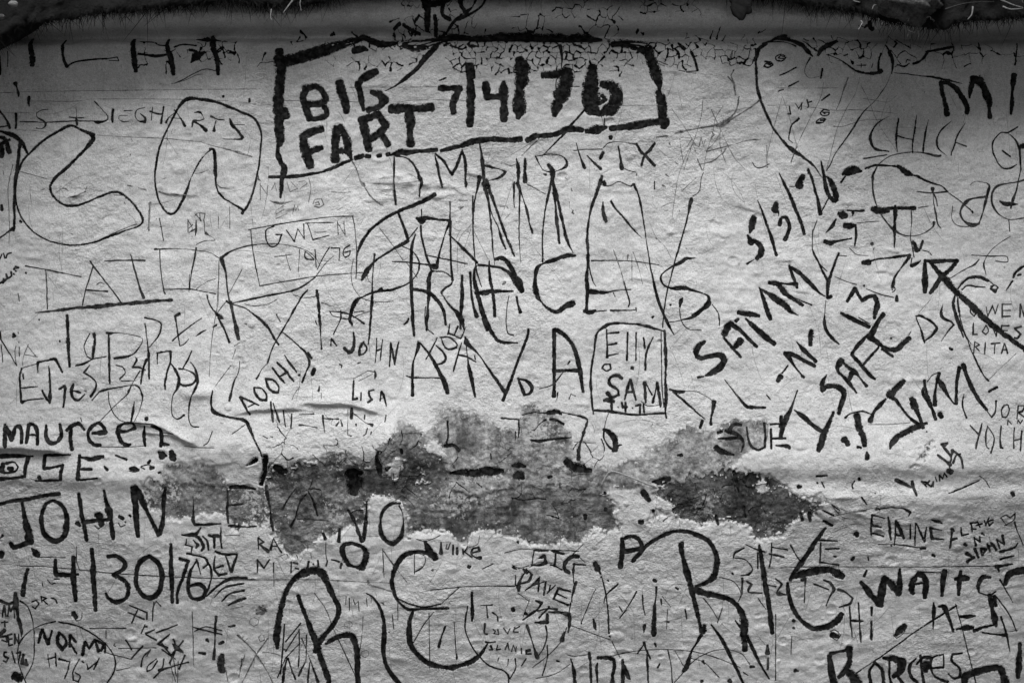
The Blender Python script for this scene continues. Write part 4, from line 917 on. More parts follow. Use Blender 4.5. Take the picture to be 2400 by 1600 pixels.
s 6 470,608 560,608 660,608,8 / 555,620 555,660 / 550,735 620,755 690,772 / 600,690 595,700 605,705
# scratched_scribble | T | crossed out scratched letters and year at lower left of centre
l 8 680,487 770,525 / 672,525 755,560 / 725,505 690,580 / 770,525 770,560
l 6 800,570 805,500 820,465 845,490 / 808,470 800,520
l 9 760,590 740,635 / 755,600 770,600 / 765,640 820,670 / 765,635 810,615
l 8 820,630 880,610 930,590 / 890,640 830,690 / 825,690 880,710 / 850,690 900,750
l 9 750,700 690,765 / 660,670 690,720 / 790,720 750,760 740,810 / 790,720 770,755
l 8 820,770 775,805 770,835 800,820 825,780
s 12 905,690,8 925,710,24 960,735,10 / w=8 910,665 920,720 890,790 / 960,675 900,750 / 850,720 920,770 / w=12 835,830,14 900,810,8 990,785,10 / 970,750 940,820,10 / w=8 805,870 850,820 860,770
s 4 890,780 920,890 / 910,770 925,860 / 935,780 930,895 / 620,715 820,710 / 610,830 680,815 / 1010,520 1015,800
s 14 1135,545,14 1130,610,12 1127,680,8 1122,770,14 / w=6 1010,600 1060,615 1165,640 / 1165,620 1080,600 1020,625 / w=14 1150,690,14 1170,680 / 1045,738,16 1075,742 / 1085,670,18 1095,680,12 / w=10 1200,600 1230,595
p 46 1165,750,30 1160,790,50 1165,830,34 / w=5 1185,830 1195,890 / 1270,770,8 1265,810,8 / 1245,645 1290,680 1344,740
@ 540 1260 2.635
# scratched_circle | F | small pressed rings and faint circles scattered in the lower plaster
o 4 150,490 125,500 120,525 145,545 170,530 175,505 150,490 / 735,510 710,520 705,540 730,552 752,540 750,520 735,510
o 6 830,690 810,705 812,725 832,737 852,725 852,702 830,690
o 4 85,605 70,620 85,640 105,620 / 190,595 175,615 185,640 210,630 205,600
p 30 165,440 190,425,40 210,440,40 195,460,30 165,465,20
p 14 980,580,14 / 940,400,12 945,402 / 335,690,12 / 1250,195,14
s 8 45,600,14 100,650 160,720,10 220,810 260,895 / 230,620 160,720 70,895 / 90,720 65,790,12 50,860 / 200,705 260,710 300,725 / 0,550,14 30,540
s 6 0,437 80,420 / 0,262 100,260 270,257,9 440,255,6 600,258,8 850,272,6 980,275 / 270,150 268,290 / w=10 850,265,14 860,290,10 900,300 / 850,285 940,310 1000,330
# drawn_letter | B | very large looped black R standing at the bottom left of centre
l 34 290,680,20 285,610,40 300,500,36 330,370,30 380,270,30 450,215,40 520,200,44 570,220,44 600,280,34 640,370,30 670,440,30 650,510,30 600,580,28 550,640,36 525,700,36
l 28 420,355,24 450,440,28 500,570,30 530,650,34 560,750,34 590,830,32 610,905,30
l 30 590,655,20 640,620,30 700,600,32 750,605,36 775,660,34 785,760,34 785,840,32 790,905,30
# scratched_letters | M | tall thin arrow and letter scratches inside the large bottom R
l 8 335,530 325,650,10 310,840 / 435,525 340,640 / w=8 425,570 340,700 / 425,565 425,660 420,795,8 / 430,650 340,740
l 16 350,745,12 330,820,20 322,900,22 / w=10 355,745,14 380,820 400,870,16 / w=10 470,600 465,760 / w=16 460,770,10 420,850,18 / 490,770,12 475,895,16 / w=8 440,620 490,750 540,890,20 / 340,740 290,860
l 5 715,360 712,410 / 735,370,6 735,445,6 / 760,380 770,410 790,390 795,450 / 840,370 845,420 / 870,370 870,400
s 5 520,340 590,440 640,570 710,720,7 770,850 / 1000,470 1010,560 / 820,480 810,620 790,740 / 1035,400 1035,500 / 940,70 950,240 / 945,80 1090,270
# drawn_curve | B | long black S shaped tail curve left of the lower loop
s 16 840,340,8 880,365,12 920,420,16 945,500,22 950,600,26 945,700,24 960,780,24 1000,850,26 1050,905,24
# ^ big black looping double curve
s 26 1140,85,26 1070,110,28 1020,180,26 1000,260,26 1010,330,22 1040,390,18 1090,435,18 1140,440,16 1200,435,14 1340,432,12 / w=10 1030,370 1110,405 1200,425 1300,405 / w=28 1125,455,16 1105,530,28 1110,640,30 1150,710,30 1220,770,28 1300,795,28 1370,802,30
@ 960 1260 2.635
s 28 265,800,30 340,780,30 400,750,30 440,715,22 480,655,10 / w=12 0,440 120,435 240,432,14
s 8 360,420,6 345,500,10 345,570,8 380,660,7 430,730,10 480,780,8 520,800,10 580,820,8 610,850,12 612,895,8 / w=7 620,870 655,800 650,745
s 5 150,455 90,530 20,650 / 120,460 125,810 / 275,520 290,750 / 450,190 515,160 / 30,210 90,170 / 310,300 200,400 / 130,320 330,300 480,295 650,295,8 / 30,90 30,220
p 20 385,335,14 385,400,20 388,465,26 385,510,14 / w=16 200,600,10 180,670,18 / w=12 220,545 200,600 / 290,720,10 292,745 / 365,175,22 / 140,195,14
# painted_name | M | black four letter name with a number, under the three letter word at bottom centre
l 14 655,230,12 655,290,16 / w=16 720,190,14 690,250,16 670,295,20 / w=14 725,195 755,225,16 735,265,16 690,280,12
l 14 800,245,16 760,290,10 715,320,8 / w=14 800,250,20 795,330,14 / 760,290 830,270 / 840,270 830,350,16
l 10 870,290 860,330 / 900,290,8 850,340,12
l 14 920,310,16 890,375,14 / 925,310 990,330,12 / 905,340 970,370,12 / 890,375 980,412,14
d 16 780,385,14 815,400,20 790,440,16 740,475,14 700,505,10
d 20 860,425,16 800,490,14 / w=12 790,450 850,435 910,440,16 / w=24 850,470 850,520,24 775,520,14
p 34 672,300,34 675,320,28 / w=28 638,435,26 640,445,24 / w=14 715,465,22 / w=20 640,180,24 660,190,10
s 5 670,190 740,170 / 740,180 800,150 900,160 / 670,340 740,390 / 740,380 700,490
# scratched_note | T | faint small three line love message at bottom centre
l 9 440,415 510,412,10 / 475,420,10 482,490,12
l 14 515,460,16 540,480 545,510,16
l 10 465,530,12 462,585,12 480,595
l 7 515,565 530,575 520,590 550,595 545,565
l 7 580,555 605,590 620,560
l 8 650,550 640,580 670,580 / 650,560 680,545
l 9 500,665,10 510,690 490,690
l 8 545,660 535,690 560,685 / 590,690 605,650 615,690
l 8 630,700 640,660 655,700 660,670 / 690,680 690,710
l 9 720,690 720,715 750,715,10 / 725,700 745,695 / 725,690 745,685
s 8 470,640,12 490,645 530,640 / 550,740 545,760 / 610,750 605,790 / 655,745 655,780 / 690,790 720,745,12
# scratched_heart | T | thin pointed heart half scratched below the name and number
s 10 725,540,20 745,600,10 770,680,12 790,740,20 / w=9 790,735 830,670 848,600 840,540,14 / w=7 850,660 850,740 820,850
s 9 1010,220 1015,280 / w=16 1030,270,20 1005,350,14 1000,390,12 / w=9 995,400 985,460 990,500,24 980,580,14 / w=14 860,455,10 930,460 985,470,20 / w=20 955,580,10 940,630,22 / w=5 935,640 860,720 760,800 / 970,550 955,600
# scratched_bars | M | loose thin bars and ticks scattered along the bottom, right of centre
s 30 1145,160,34 1160,190,36 1180,220,16 / w=10 1190,250,8 1210,340,10 1225,460,10 1232,590,12 1240,610,8 / w=9 1285,285,14 1215,350 1200,400
p 20 1225,262,14 / 1182,238,12 / 1135,500,14 1145,550,30 1150,565,14 / 1060,525,10 / 910,760,14 925,765,10
s 5 970,720 1020,730 1100,720 / 1000,540 1160,600 1240,630 / 780,870 900,840 990,780 / 1250,640 1300,740 / 1344,710 1240,730 / 1300,490 1344,440 / 1060,520 1140,330 1150,320
l 22 1005,770,14 1015,830,22 1022,900,24 / w=8 995,745 1005,780
l 24 1110,710,24 1118,800,20 1122,900,20 / w=18 1160,770,10 1155,810,22 1160,890,14
l 26 1165,740,20 1240,742,28 1265,770,24 1255,850,26 1255,900,26
l 20 1320,760,12 1318,900,20 / 1320,800,16 1350,860,20
@ 1420 1260 2.635
l 22 105,755,12 105,830,22 105,900,20 / 110,790,18 135,850,26 150,870,10
l 12 235,650,18 250,690,14 275,745,10 / 230,665 195,715,8 / w=10 255,720 258,800,14 262,895,12
l 12 383,690,8 400,770,10 412,895,14 / w=6 430,700 480,790
s 28 298,260,24 / w=22 312,305,16 308,370,8 302,420,24 298,500,36 295,600,28 / w=12 240,540,24 235,580,12 / 340,380,14 345,410,10 / 305,655,16 310,670 / 375,515,10 390,520,14
s 8 190,330 150,400 85,495 / 225,350 230,420 242,475,8 / 490,440 500,500 / 320,800,16 335,775 / 430,305,10 445,315,16 / 80,420 100,450,10
s 5 80,720 220,695 400,690 560,705 700,745 830,800 / 470,830 570,740 700,690 830,710 890,780 / 520,740 610,770 700,860 / 350,360 400,425 / 380,440 375,560
# ^ very large black looping R at lower right
l 36 470,30,20 475,110,18 500,210,34 525,300,32 545,380,26 570,480,24 590,580,20 / w=40 610,545,30 600,580,40 / w=14 590,600,24 560,650,12 530,700,14 500,790,30 480,820,20 / w=6 480,830 420,895
l 34 555,320,44 620,345,34 700,360,30 770,385,30 820,430,34 850,500,50 855,580,44 860,690,30 / w=14 800,510,8 835,555,20
l 18 650,535,8 700,600,18 740,670,22 790,770,20 850,900,16
l 14 875,615,20 920,710,18 960,790,12 1010,870,8
# painted_letters | B | tall black slanting bars and big round G shape at lower right
l 28 955,70,16 970,180,26 990,310,30 1010,430,30 1030,585,26
l 26 1310,0,24 1270,60,24 1215,145,30 1170,205,24 1140,260,20
l 28 1150,245,26 1210,225,40 1300,205,44 1380,200,40 1430,220,44 1465,240,34
l 26 1125,280,20 1130,350,24 1155,430,24 1200,500,24 1260,550,24 1310,560,28 1380,545,34 1430,510,34 1460,470,28
# scratched_date | T | thin numerals scattered between the slanting bars at lower right
d 9 842,250,12 842,345,8
d 10 870,268,10 900,285,14 880,320,14 890,335,10 965,340,8
d 10 1050,252 1090,285,12 1060,330,10 1070,345,26 1125,352,8 / 1000,290 1050,300
d 9 1210,260,14 1235,255,14 1232,320 1228,400,10
d 7 1290,290 1344,305
p 26 1000,665,16 1000,710,26 / w=10 1003,740 1000,810,12 / w=18 1160,510,20 / 1160,555,22 / w=14 1170,820,24 1190,822 / 590,885,24 600,883 / 765,882,24 / 895,795,16 915,797
s 5 1050,470 1050,880 / 700,240 790,270 835,340 820,390 / 1150,610 1145,720 / 990,440 960,400 940,370 / 780,220,14
s 5 720,430 690,520,8 / 600,370 650,430 690,500 / 600,760,20 610,780 / 850,830,10 880,850
@ 1890 1260 2.635
d 14 110,262,10 150,280,14 172,320,16 150,360,8 125,420,6 / w=8 50,285,8 140,320,10
d 14 200,320,20 250,340,10 290,375,14 270,410,16 205,428,6
# scratched_word | M | thin black two letter greeting beside the round G shape
l 14 270,425,12 275,520,12 285,610,8 / 325,405,14 330,520,12 338,640,14 / 278,510,14 350,515,14
l 16 408,435,18 405,480,14 / 405,520,16 403,625,16
# painted_letters | B | black H and E like bars under the heavy W name at the right edge
l 18 788,400,10 790,460,22 785,560,8 / w=20 820,425,12 855,430,30 885,500,20 910,575,14
l 24 1140,355,20 1150,430,20 1165,500,40 1175,545,16 / 1168,370,14 1170,410,14
l 24 950,487,14 1000,487,26 1045,482,12 / w=34 930,565,14 990,555,36 1030,555,20 / w=22 1040,575,24 1090,555,20 1170,535,14
p 34 555,600,20 575,575,40 610,545,30 / w=4 540,600 560,620 600,590 620,550 / w=24 160,600,30 200,610,26 / w=4 150,580 180,570 215,600 190,635 150,610
s 9 310,835,8 480,720 690,570,9 930,420,12 / w=7 925,410 960,540 1010,740 1050,895
s 8 1205,490,14 1240,600,12 1260,700 / 1180,365 1260,480 1300,575 / w=10 1090,585 1180,598 1240,600,20 / w=4 1310,570 1260,580 / 1200,260,12 1280,400
s 34 1325,655,22 1318,760,36 1310,860,30
# painted_name | B | heavy black cursive surname along the bottom right edge
l 34 145,730,30 155,820,40 175,900,40 / w=22 150,715,20 240,695,16 / w=40 265,685,44 270,760,36 240,820,40 200,860,24 / w=44 245,820,40 290,860,56 320,900,50
l 18 425,765,14 390,830,18 400,895,20 / 425,770 470,820,22 480,900,20
l 20 475,740,20 520,750,24 / w=18 515,760,14 515,850,16 525,900,18 / w=40 530,745 590,760,44 580,820,50 540,855,30 / w=20 570,860 600,900,18
l 18 680,745,10 640,790,20 645,850,18 690,895,16
l 18 705,725,14 715,810,16 728,900,16 / w=16 685,780 720,740 770,740,20 / w=34 745,780,50 740,820,30
l 14 850,720,10 785,740,14 770,800,16 800,860,14 875,890,20 / 780,805 850,800,14 / w=10 850,725 850,790
l 14 965,712,10 905,720,14 900,760,14 950,810,14 950,860,16 915,870,14 880,840,10
l 40 980,900,40 995,850,44 1080,820,40 1190,805,36 1220,850,46 1235,910,44
'''

# ------------------------------------------------------------------ the marks on the wall, traced in wall millimetres
# The wall leans and bellies: it faces up a little above the fold at 1050 mm and turns under below it.
_sv = np.array([-400, 0, 60, 130, 300, 520, 780, 1000, 1075, 1160, 1300, 1500, 1700, 2200], float)
_sl = np.array([0.02, 0.02, -0.05, -0.06, -0.02, 0.05, 0.085, 0.11, 0.02, -0.11, -0.17, -0.22, -0.23, -0.15])
_fv = np.arange(-400, 2200, 4.0)
_fh = np.cumsum(np.interp(_fv, _sv, _sl)) * 4.0 / 1000.0
_fh -= np.interp(800, _fv, _fh)
def belly(v): return np.interp(v, _fv, _fh)
def seat(u, v):                       # where a mark seen at (u, v) in the photograph lies on the bellied wall
    k = 1.0 - belly(v) / 4.0
    return 1200 + (u - 1200) * k, 800 + (v - 800) * k

KEY = {'l': 'letter', 'd': 'digit', 's': 'stroke', 'o': 'outline', 'p': 'dot'}
GROUPS = []; x0 = y0 = 0.0; sc_ = 3.92; cur = None
for line in MARKS.strip().splitlines():
    if line[0] == '@':
        q = line.split(); x0, y0 = float(q[1]), float(q[2]); sc_ = float(q[3]) if len(q) > 3 else 3.92
    elif line[0] == '#':
        t = line[1:].strip()
        if t[0] == '^': cur = [g for g in GROUPS if g['label'].startswith(t[1:].strip())][0]
        else:
            n_, s_, l_ = [a.strip() for a in t.split('|')]
            cur = dict(name=n_, style=s_, label=l_, items=[]); GROUPS.append(cur)
    else:
        k, w0, rest = line.split(' ', 2)
        w = float(w0); strokes = []
        for part in rest.split('/'):
            pts = []
            for tok in part.split():
                if tok[:2] == 'w=': w = float(tok[2:]); continue
                c = [float(a) for a in tok.split(',')]
                pts.append((x0 + c[0] / sc_, y0 + c[1] / sc_, (c[2] if len(c) > 2 else w) / sc_))
            if len(pts) == 1: pts.append((pts[0][0] + pts[0][2] * 0.3, pts[0][1] + pts[0][2] * 0.25, pts[0][2] * 0.8))
            P_ = np.array(pts); P_[:, 0], P_[:, 1] = seat(P_[:, 0].copy(), P_[:, 1].copy()); strokes.append(P_)
        if k in 'sp': cur['items'] += [(k, [s]) for s in strokes]
        else: cur['items'].append((k, strokes))

def smooth(P, step=2.2):
    """Catmull-Rom through the traced points, split at sharp corners."""
    out = []; start = 0; n = len(P)
    cuts = [0]
    for i in range(1, n - 1):
        a = P[i, :2] - P[i - 1, :2]; b = P[i + 1, :2] - P[i, :2]
        ca = np.dot(a, b) / (np.linalg.norm(a) * np.linalg.norm(b) + 1e-9)
        if ca < 0.35: cuts.append(i)
    cuts.append(n - 1)
    for c0, c1 in zip(cuts[:-1], cuts[1:]):
        Q = P[c0:c1 + 1]
        E_ = np.vstack([2 * Q[0] - Q[1], Q, 2 * Q[-1] - Q[-2]]); E_[0, 2] = Q[0, 2]; E_[-1, 2] = Q[-1, 2]
        seg = []
        for i in range(1, len(E_) - 2):
            p0, p1, p2, p3 = E_[i - 1:i + 3]
            m = max(2, int(np.linalg.norm(p2[:2] - p1[:2]) / step))
            t = np.linspace(0, 1, m, endpoint=False)[:, None]
            seg.append(0.5 * (2 * p1 + (p2 - p0) * t + (2 * p0 - 5 * p1 + 4 * p2 - p3) * t ** 2 + (3 * p1 - p0 - 3 * p2 + p3) * t ** 3))
        seg.append(Q[-1:]); out.append(np.vstack(seg))
    return out

LINES = []                                        # every smoothed run, for grooves and ribbons
for gi, g in enumerate(GROUPS):
    g['runs'] = []
    for k, strokes in g['items']:
        rr = []
        for s in strokes:
            for run in smooth(s):
                run[:, 2] = np.maximum(run[:, 2], 0.8)
                n = len(run)
                jit = vnoise(np.arange(n) * 2.2, np.full(n, R.uniform(0, 900)), 9, 1, 5, 2)
                jit2 = vnoise(np.arange(n) * 2.2, np.full(n, R.uniform(0, 900)), 26, 1, 6, 2)
                amt = {'B': 0.22, 'M': 0.36, 'T': 0.42, 'F': 0.45}[g['style']]
                run[:, 2] *= np.clip(1.0 + amt * jit * 0.8 + amt * jit2, 0.25, 1.9)
                run[:, :2] += np.stack([vnoise(np.arange(n) * 2.2, np.full(n, R.uniform(0, 900)), 12, 1, q_, 2) for q_ in (7, 8)], 1) * np.minimum(0.9, 0.10 * run[:, 2:3] + 0.25)
                rr.append(run); LINES.append((g['style'] if 'hole' not in g['name'] else 'H', run))
        g['runs'].append((k, rr))

# ------------------------------------------------------------------ relief of the wall
STEP = 2.4
gu = np.arange(-60, 2460.1, STEP); gv = np.arange(-96, 1660.1, STEP)
U, V = np.meshgrid(gu, gv)
H = belly(V)
H += 0.010 * vnoise(U, V, 520, 330, 1, 3) + 0.0032 * vnoise(U, V, 120, 60, 2, 3)
H += 0.0019 * vnoise(U, V, 32, 28, 3, 3) + 0.0011 * vnoise(U, V, 13, 12, 23, 2) + 0.0010 * vnoise(U, V, 120, 22, 4, 3) * np.clip(vnoise(U, V, 300, 160, 9, 2) + 0.5, 0, 1)
H += 0.0007 * vnoise(U, V, 34, 7, 6, 2) * np.clip(vnoise(U, V, 210, 130, 7, 2) * 1.5 + 0.2, 0, 1)

def ridge(pts, amp, up, dn, fade=60):
    """A horizontal fold: swells over `up` mm from above and drops over `dn` mm below its crest."""
    global H
    p = np.array(pts, float)
    vl = np.interp(gu, p[:, 0], p[:, 1]) + 3.0 * vnoise(gu, gu * 0, 60, 1, int(p[0, 0]) + 3, 2)
    e = np.clip((gu - p[0, 0]) / fade, 0, 1) * np.clip((p[-1, 0] - gu) / fade, 0, 1)
    e = e * e * (3 - 2 * e)
    d = V - vl[None, :]
    H += amp * e[None, :] * np.where(d < 0, np.exp(-(d / up) ** 2), np.exp(-(d / dn) ** 2))

ridge([(-200, 40), (500, 34), (1200, 40), (2600, 46)], 0.044, 60, 32, 20)          # the rounded top edge
ridge([(-200, 80), (900, 78), (2600, 84)], -0.042, 18, 15, 20)                      # the groove under it
ridge([(-200, 118), (2600, 122)], 0.006, 26, 60, 20)
ridge([(1650, 1070), (1850, 1088), (2050, 1078), (2250, 1090), (2600, 1076)], 0.017, 70, 40, 150)              # fold on the right
ridge([(1780, 1160), (2100, 1166), (2500, 1160)], 0.014, 28, 60, 120)
ridge([(540, 972), (604, 958), (662, 956), (735, 960)], 0.0085, 30, 4)
ridge([(690, 947), (726, 941), (802, 944), (853, 953), (880, 962), (920, 978)], 0.0095, 30, 4)
ridge([(350, 1040), (700, 1052), (1080, 1046)], 0.019, 95, 50, 160)
ridge([(-200, 1046), (60, 1047), (120, 1049), (180, 1062)], 0.018, 32, 8, 40)
ridge([(300, 988), (382, 998), (433, 1023), (480, 1042)], 0.008, 18, 4.5, 30)
ridge([(330, 1010), (400, 1017), (470, 1046)], 0.006, 12, 4, 25)
ridge([(-200, 1108), (150, 1112), (420, 1124)], 0.010, 34, 26, 70)
ridge([(420, 928), (480, 922), (520, 930)], 0.008, 24, 12, 30)
ridge([(900, 700), (1250, 720)], 0.003, 40, 50, 80)
ridge([(150, 470), (190, 452), (205, 446)], 0.004, 12, 5, 20)
ridge([(368, 449), (430, 456), (470, 458)], 0.003, 12, 4, 25)
ridge([(850, 420), (960, 428), (1100, 440)], 0.0035, 14, 7, 50)
for k in range(330):                                                               # dents and thumb-sized pits
    cu, cv = rng.uniform(-40, 2440), rng.uniform(160, 1640)
    if rng.random() > (0.9 if cv > 1080 else 0.45): continue
    r0 = rng.uniform(4, 13); a_, b_ = int((cv - 3 * r0 - gv[0]) / STEP), int((cu - 3 * r0 - gu[0]) / STEP); n_ = int(6 * r0 / STEP)
    a_ = max(a_, 0); b_ = max(b_, 0); sl_ = (slice(a_, a_ + n_), slice(b_, b_ + n_))
    d_ = np.hypot((U[sl_] - cu) * rng.uniform(0.6, 1.1), V[sl_] - cv) / r0; am = rng.uniform(0.0006, 0.0022) * rng.choice([1, 1, -1])
    H[sl_] += am * (-np.exp(-d_ ** 4) + 0.55 * np.exp(-((d_ - 1.25) / 0.3) ** 2))
for k in range(75):                                                                # sharp little creases round the folds
    z_ = [(300, 1000, 925, 1070), (0, 480, 985, 1120), (1880, 2330, 1140, 1225), (1500, 2100, 480, 700), (860, 1120, 400, 470)][int(rng.integers(0, 5))]
    cu, cv = rng.uniform(z_[0], z_[1]), rng.uniform(z_[2], z_[3]); L = rng.uniform(18, 90); dv = rng.uniform(-0.2, 0.3) * L
    ridge([(cu - L / 2, cv - dv / 2), (cu, cv + rng.uniform(-4, 4)), (cu + L / 2, cv + dv / 2)], rng.uniform(0.0010, 0.0030), rng.uniform(6, 14), rng.uniform(2.4, 3.6), L * 0.35)
for k in range(110):                                                                # short random wrinkles
    cu, cv = rng.uniform(-40, 2440), rng.uniform(160, 1590)
    L = rng.uniform(25, 110); dv = rng.uniform(-0.25, 0.25) * L
    ridge([(cu - L / 2, cv - dv / 2), (cu, cv + rng.uniform(-3, 3)), (cu + L / 2, cv + dv / 2)], rng.uniform(0.0007, 0.0020), rng.uniform(5, 12), rng.uniform(2.5, 6), L * 0.3)

# bare and stained patches where the pale skin has come off ------------------------------------------
A_ = (540, 940, 3.92); B_ = (0, 980, 3.92); C_ = (1500, 960, 2.24); D_ = (1800, 680, 3.92)
PATCHES = [
 ('bare_patch', 'bare', 'broad ragged grey patch of bare undercoat across the middle of the wall', A_, '350,800 335,700 380,600 450,560 530,600 560,560 700,520 850,530 920,460 1000,480 1130,480 1230,560 1300,600 1330,540 1380,420 1400,360 1490,310 1600,300 1900,300 2400,300 2650,350 2900,380 3150,380 3170,480 3240,570 3330,640 3420,700 3410,760 3450,800 3460,870 3530,920 3550,1100 3560,1190 3460,1220 3390,1170 3310,1190 3290,1260 3180,1310 3040,1290 2980,1350 2900,1330 2760,1310 2660,1260 2460,1230 2380,1200 2280,1210 2190,1290 2140,1350 2050,1280 2030,1190 1850,1210 1720,1190 1690,1290 1620,1260 1590,1170 1600,1100 1580,980 1555,910 1480,900 1290,880 1270,950 1260,1150 1090,1150 1060,1180 1000,1270 900,1250 850,1180 830,1260 760,1380 640,1420 520,1400 430,1300 400,1180 380,1100 350,1000'),
 ('stain_patch', 'stain', 'lighter grey torn patch with pointed tops above the broad bare patch', A_, '1490,310 1500,230 1540,180 1560,60 1590,60 1620,140 1700,220 1800,270 1840,200 1850,120 1880,70 1960,45 2080,40 2200,90 2310,160 2460,200 2600,290 2650,350 2655,300 2660,120 2665,0 2820,-10 2850,80 2900,50 2990,85 3050,120 3110,230 3150,380 3170,480 3240,570 3100,650 2600,620 2050,640 1980,560 1900,480 1700,430 1500,350'),
 ('stain_patch', 'stain', 'pale crumbling strip inside the broad bare patch', A_, '2020,740 2300,700 2680,720 2850,650 3150,680 3330,720 3300,800 2900,800 2600,790 2300,830 2080,820'),
 ('bare_patch', 'dark', 'darkest grey patch in the middle left of the broad bare patch', A_, '1220,560 1330,640 1400,700 1600,560 1700,500 1900,520 2000,620 2010,700 1950,760 1700,780 1640,840 1560,900 1480,860 1250,850 1200,760'),
 ('bare_patch', 'dark', 'small dark hollow beside the narrow slot at the patch left end', A_, '380,600 450,570 530,600 540,680 590,740 590,800 520,850 440,800 360,720'),
 ('wall', None, '', A_, '1390,640 1450,600 1560,540 1600,640 1530,690 1440,690'),
 ('wall', None, '', A_, '1190,470 1260,500 1330,500 1360,460 1380,480 1320,550 1290,590 1200,540'),
 ('wall', None, '', A_, '1780,410 1880,400 1960,470 1900,500 1800,460'),
 ('wall', None, '', A_, '1680,770 1740,730 1830,745 1760,770'),
 ('wall', None, '', A_, '1330,960 1420,900 1540,930 1470,980 1400,1080 1390,1200 1300,1200'),
 ('stain_patch', 'stain', 'pale grey patch under the two black wedge spots at left', B_, '1430,430 1550,405 1700,400 1850,370 2000,430 2060,460 2080,540 2050,600 1800,605 1550,580 1450,540'),
 ('bare_patch', 'bare', 'square cornered grey patch behind the worn letters at left', B_, '1290,570 1400,550 1550,580 1800,605 2060,600 2200,560 2300,640 2440,680 2460,800 2450,900 2470,960 2440,1060 2352,1000 2110,990 2090,900 2060,880 1900,900 1720,910 1650,940 1560,930 1500,905 1480,870 1400,840 1330,770 1300,650'),
 ('stain_patch', 'stain', 'feathery grey stain behind the smudged word right of centre', C_, '-60,250 0,210 80,190 120,190 180,140 230,100 235,50 270,60 330,110 390,70 430,50 520,30 560,60 640,40 700,70 690,180 660,215 560,240 520,300 400,325 250,350 150,390 60,400 0,370 -80,330 -130,290'),
 ('bare_patch', 'dark', 'large dark grey leaf shaped patch tapering to a point at right', C_, '60,430 150,390 250,350 400,330 520,320 600,315 680,340 760,390 820,440 880,470 905,510 900,560 840,560 780,610 740,670 690,690 640,710 600,700 580,650 530,610 480,600 400,600 300,600 200,570 160,500 60,470'),
 ('wall', None, '', C_, '600,400 640,370 665,390 670,420 630,430'),
 ('bare_patch', 'bare', 'small grey crumbs on the left flank of the dark leaf shaped patch', C_, '40,560 60,520 90,510 130,540 170,560 150,590 110,560 70,590'),
 ('bare_patch', 'bare', 'small grey scab right beside the point of the dark leaf shaped patch', C_, '900,470 960,430 985,440 960,470 930,500 960,560 940,585 915,560'),
 ('stain_patch', 'bare', 'small brushed grey smudge below the four letter name with tall peaks', D_, '1300,1600 1310,1550 1340,1460 1440,1410 1510,1430 1500,1480 1430,1530 1370,1610 1320,1620'),
 ('stain_patch', 'stain', 'mottled grey strip behind the bent wire joining the two bare patches', A_, '3200,560 3330,600 3460,600 3560,560 3700,480 3900,420 4100,360 4180,400 4100,600 3900,780 3700,810 3480,860 3400,760 3300,680'),
 ('stain_patch', 'stain', 'small grey drip left of the pointed torn patch', A_, '905,270 960,260 1000,330 1050,400 1040,450 1000,400 980,350 920,320'),
]
cu_ = (gu[:-1] + gu[1:]) / 2; cv_ = (gv[:-1] + gv[1:]) / 2
CU, CV = np.meshgrid(cu_, cv_)
WU = CU + 14 * vnoise(CU, CV, 36, 26, 11, 3) + 9 * vnoise(CU, CV, 10, 9, 12, 2)
WV = CV + 14 * vnoise(CU, CV, 28, 32, 13, 3) + 11 * vnoise(CU, CV, 7, 16, 14, 2)
CELL = np.zeros(CU.shape, dtype=np.int16)
for i, (n_, m_, lab_, (ox, oy, s_), poly) in enumerate(PATCHES):
    P = np.array([[float(a) for a in t.split(',')] for t in poly.split()]) / s_ + (ox, oy)
    P = np.stack(seat(P[:, 0], P[:, 1]), 1)
    a0 = max(0, int((P[:, 1].min() - 30 - gv[0]) / STEP)); a1 = int((P[:, 1].max() + 30 - gv[0]) / STEP)
    b0 = max(0, int((P[:, 0].min() - 30 - gu[0]) / STEP)); b1 = int((P[:, 0].max() + 30 - gu[0]) / STEP)
    x, y = WU[a0:a1, b0:b1], WV[a0:a1, b0:b1]; ins = np.zeros(x.shape, bool)
    for (xa, ya), (xb, yb) in zip(P, np.roll(P, -1, 0)):
        if ya == yb: continue
        ins ^= ((ya > y) != (yb > y)) & (x < (xb - xa) * (y - ya) / (yb - ya) + xa)
    CELL[a0:a1, b0:b1][ins] = (i + 1) if m_ else 0
speck = vnoise(CU, CV, 9, 7, 21, 2)                         # crumbs of skin and pin holes along the patch rims
edge = np.zeros(CELL.shape, bool)
for sh in ((6, 0), (-6, 0), (0, 6), (0, -6)): edge |= (np.roll(CELL, sh, (0, 1)) > 0) != (CELL > 0)
CELL[(CELL > 0) & edge & (speck > 0.42)] = 0
dep = {None: 0, 'stain': 0.0012, 'bare': 0.0032, 'dark': 0.0042}
depth = np.array([0] + [dep[p[1]] for p in PATCHES])[CELL]
dv_ = np.zeros_like(H); cnt = np.zeros_like(H)
for a in (0, 1):
    for b in (0, 1):
        dv_[a:a + CELL.shape[0], b:b + CELL.shape[1]] += depth; cnt[a:a + CELL.shape[0], b:b + CELL.shape[1]] += 1
dv_ /= cnt
H -= dv_ * (1.0 + 0.5 * vnoise(U, V, 14, 10, 15, 3))
H += np.where(dv_ > 0.001, 0.0017, 0) * vnoise(U, V, 11, 9, 16, 3)

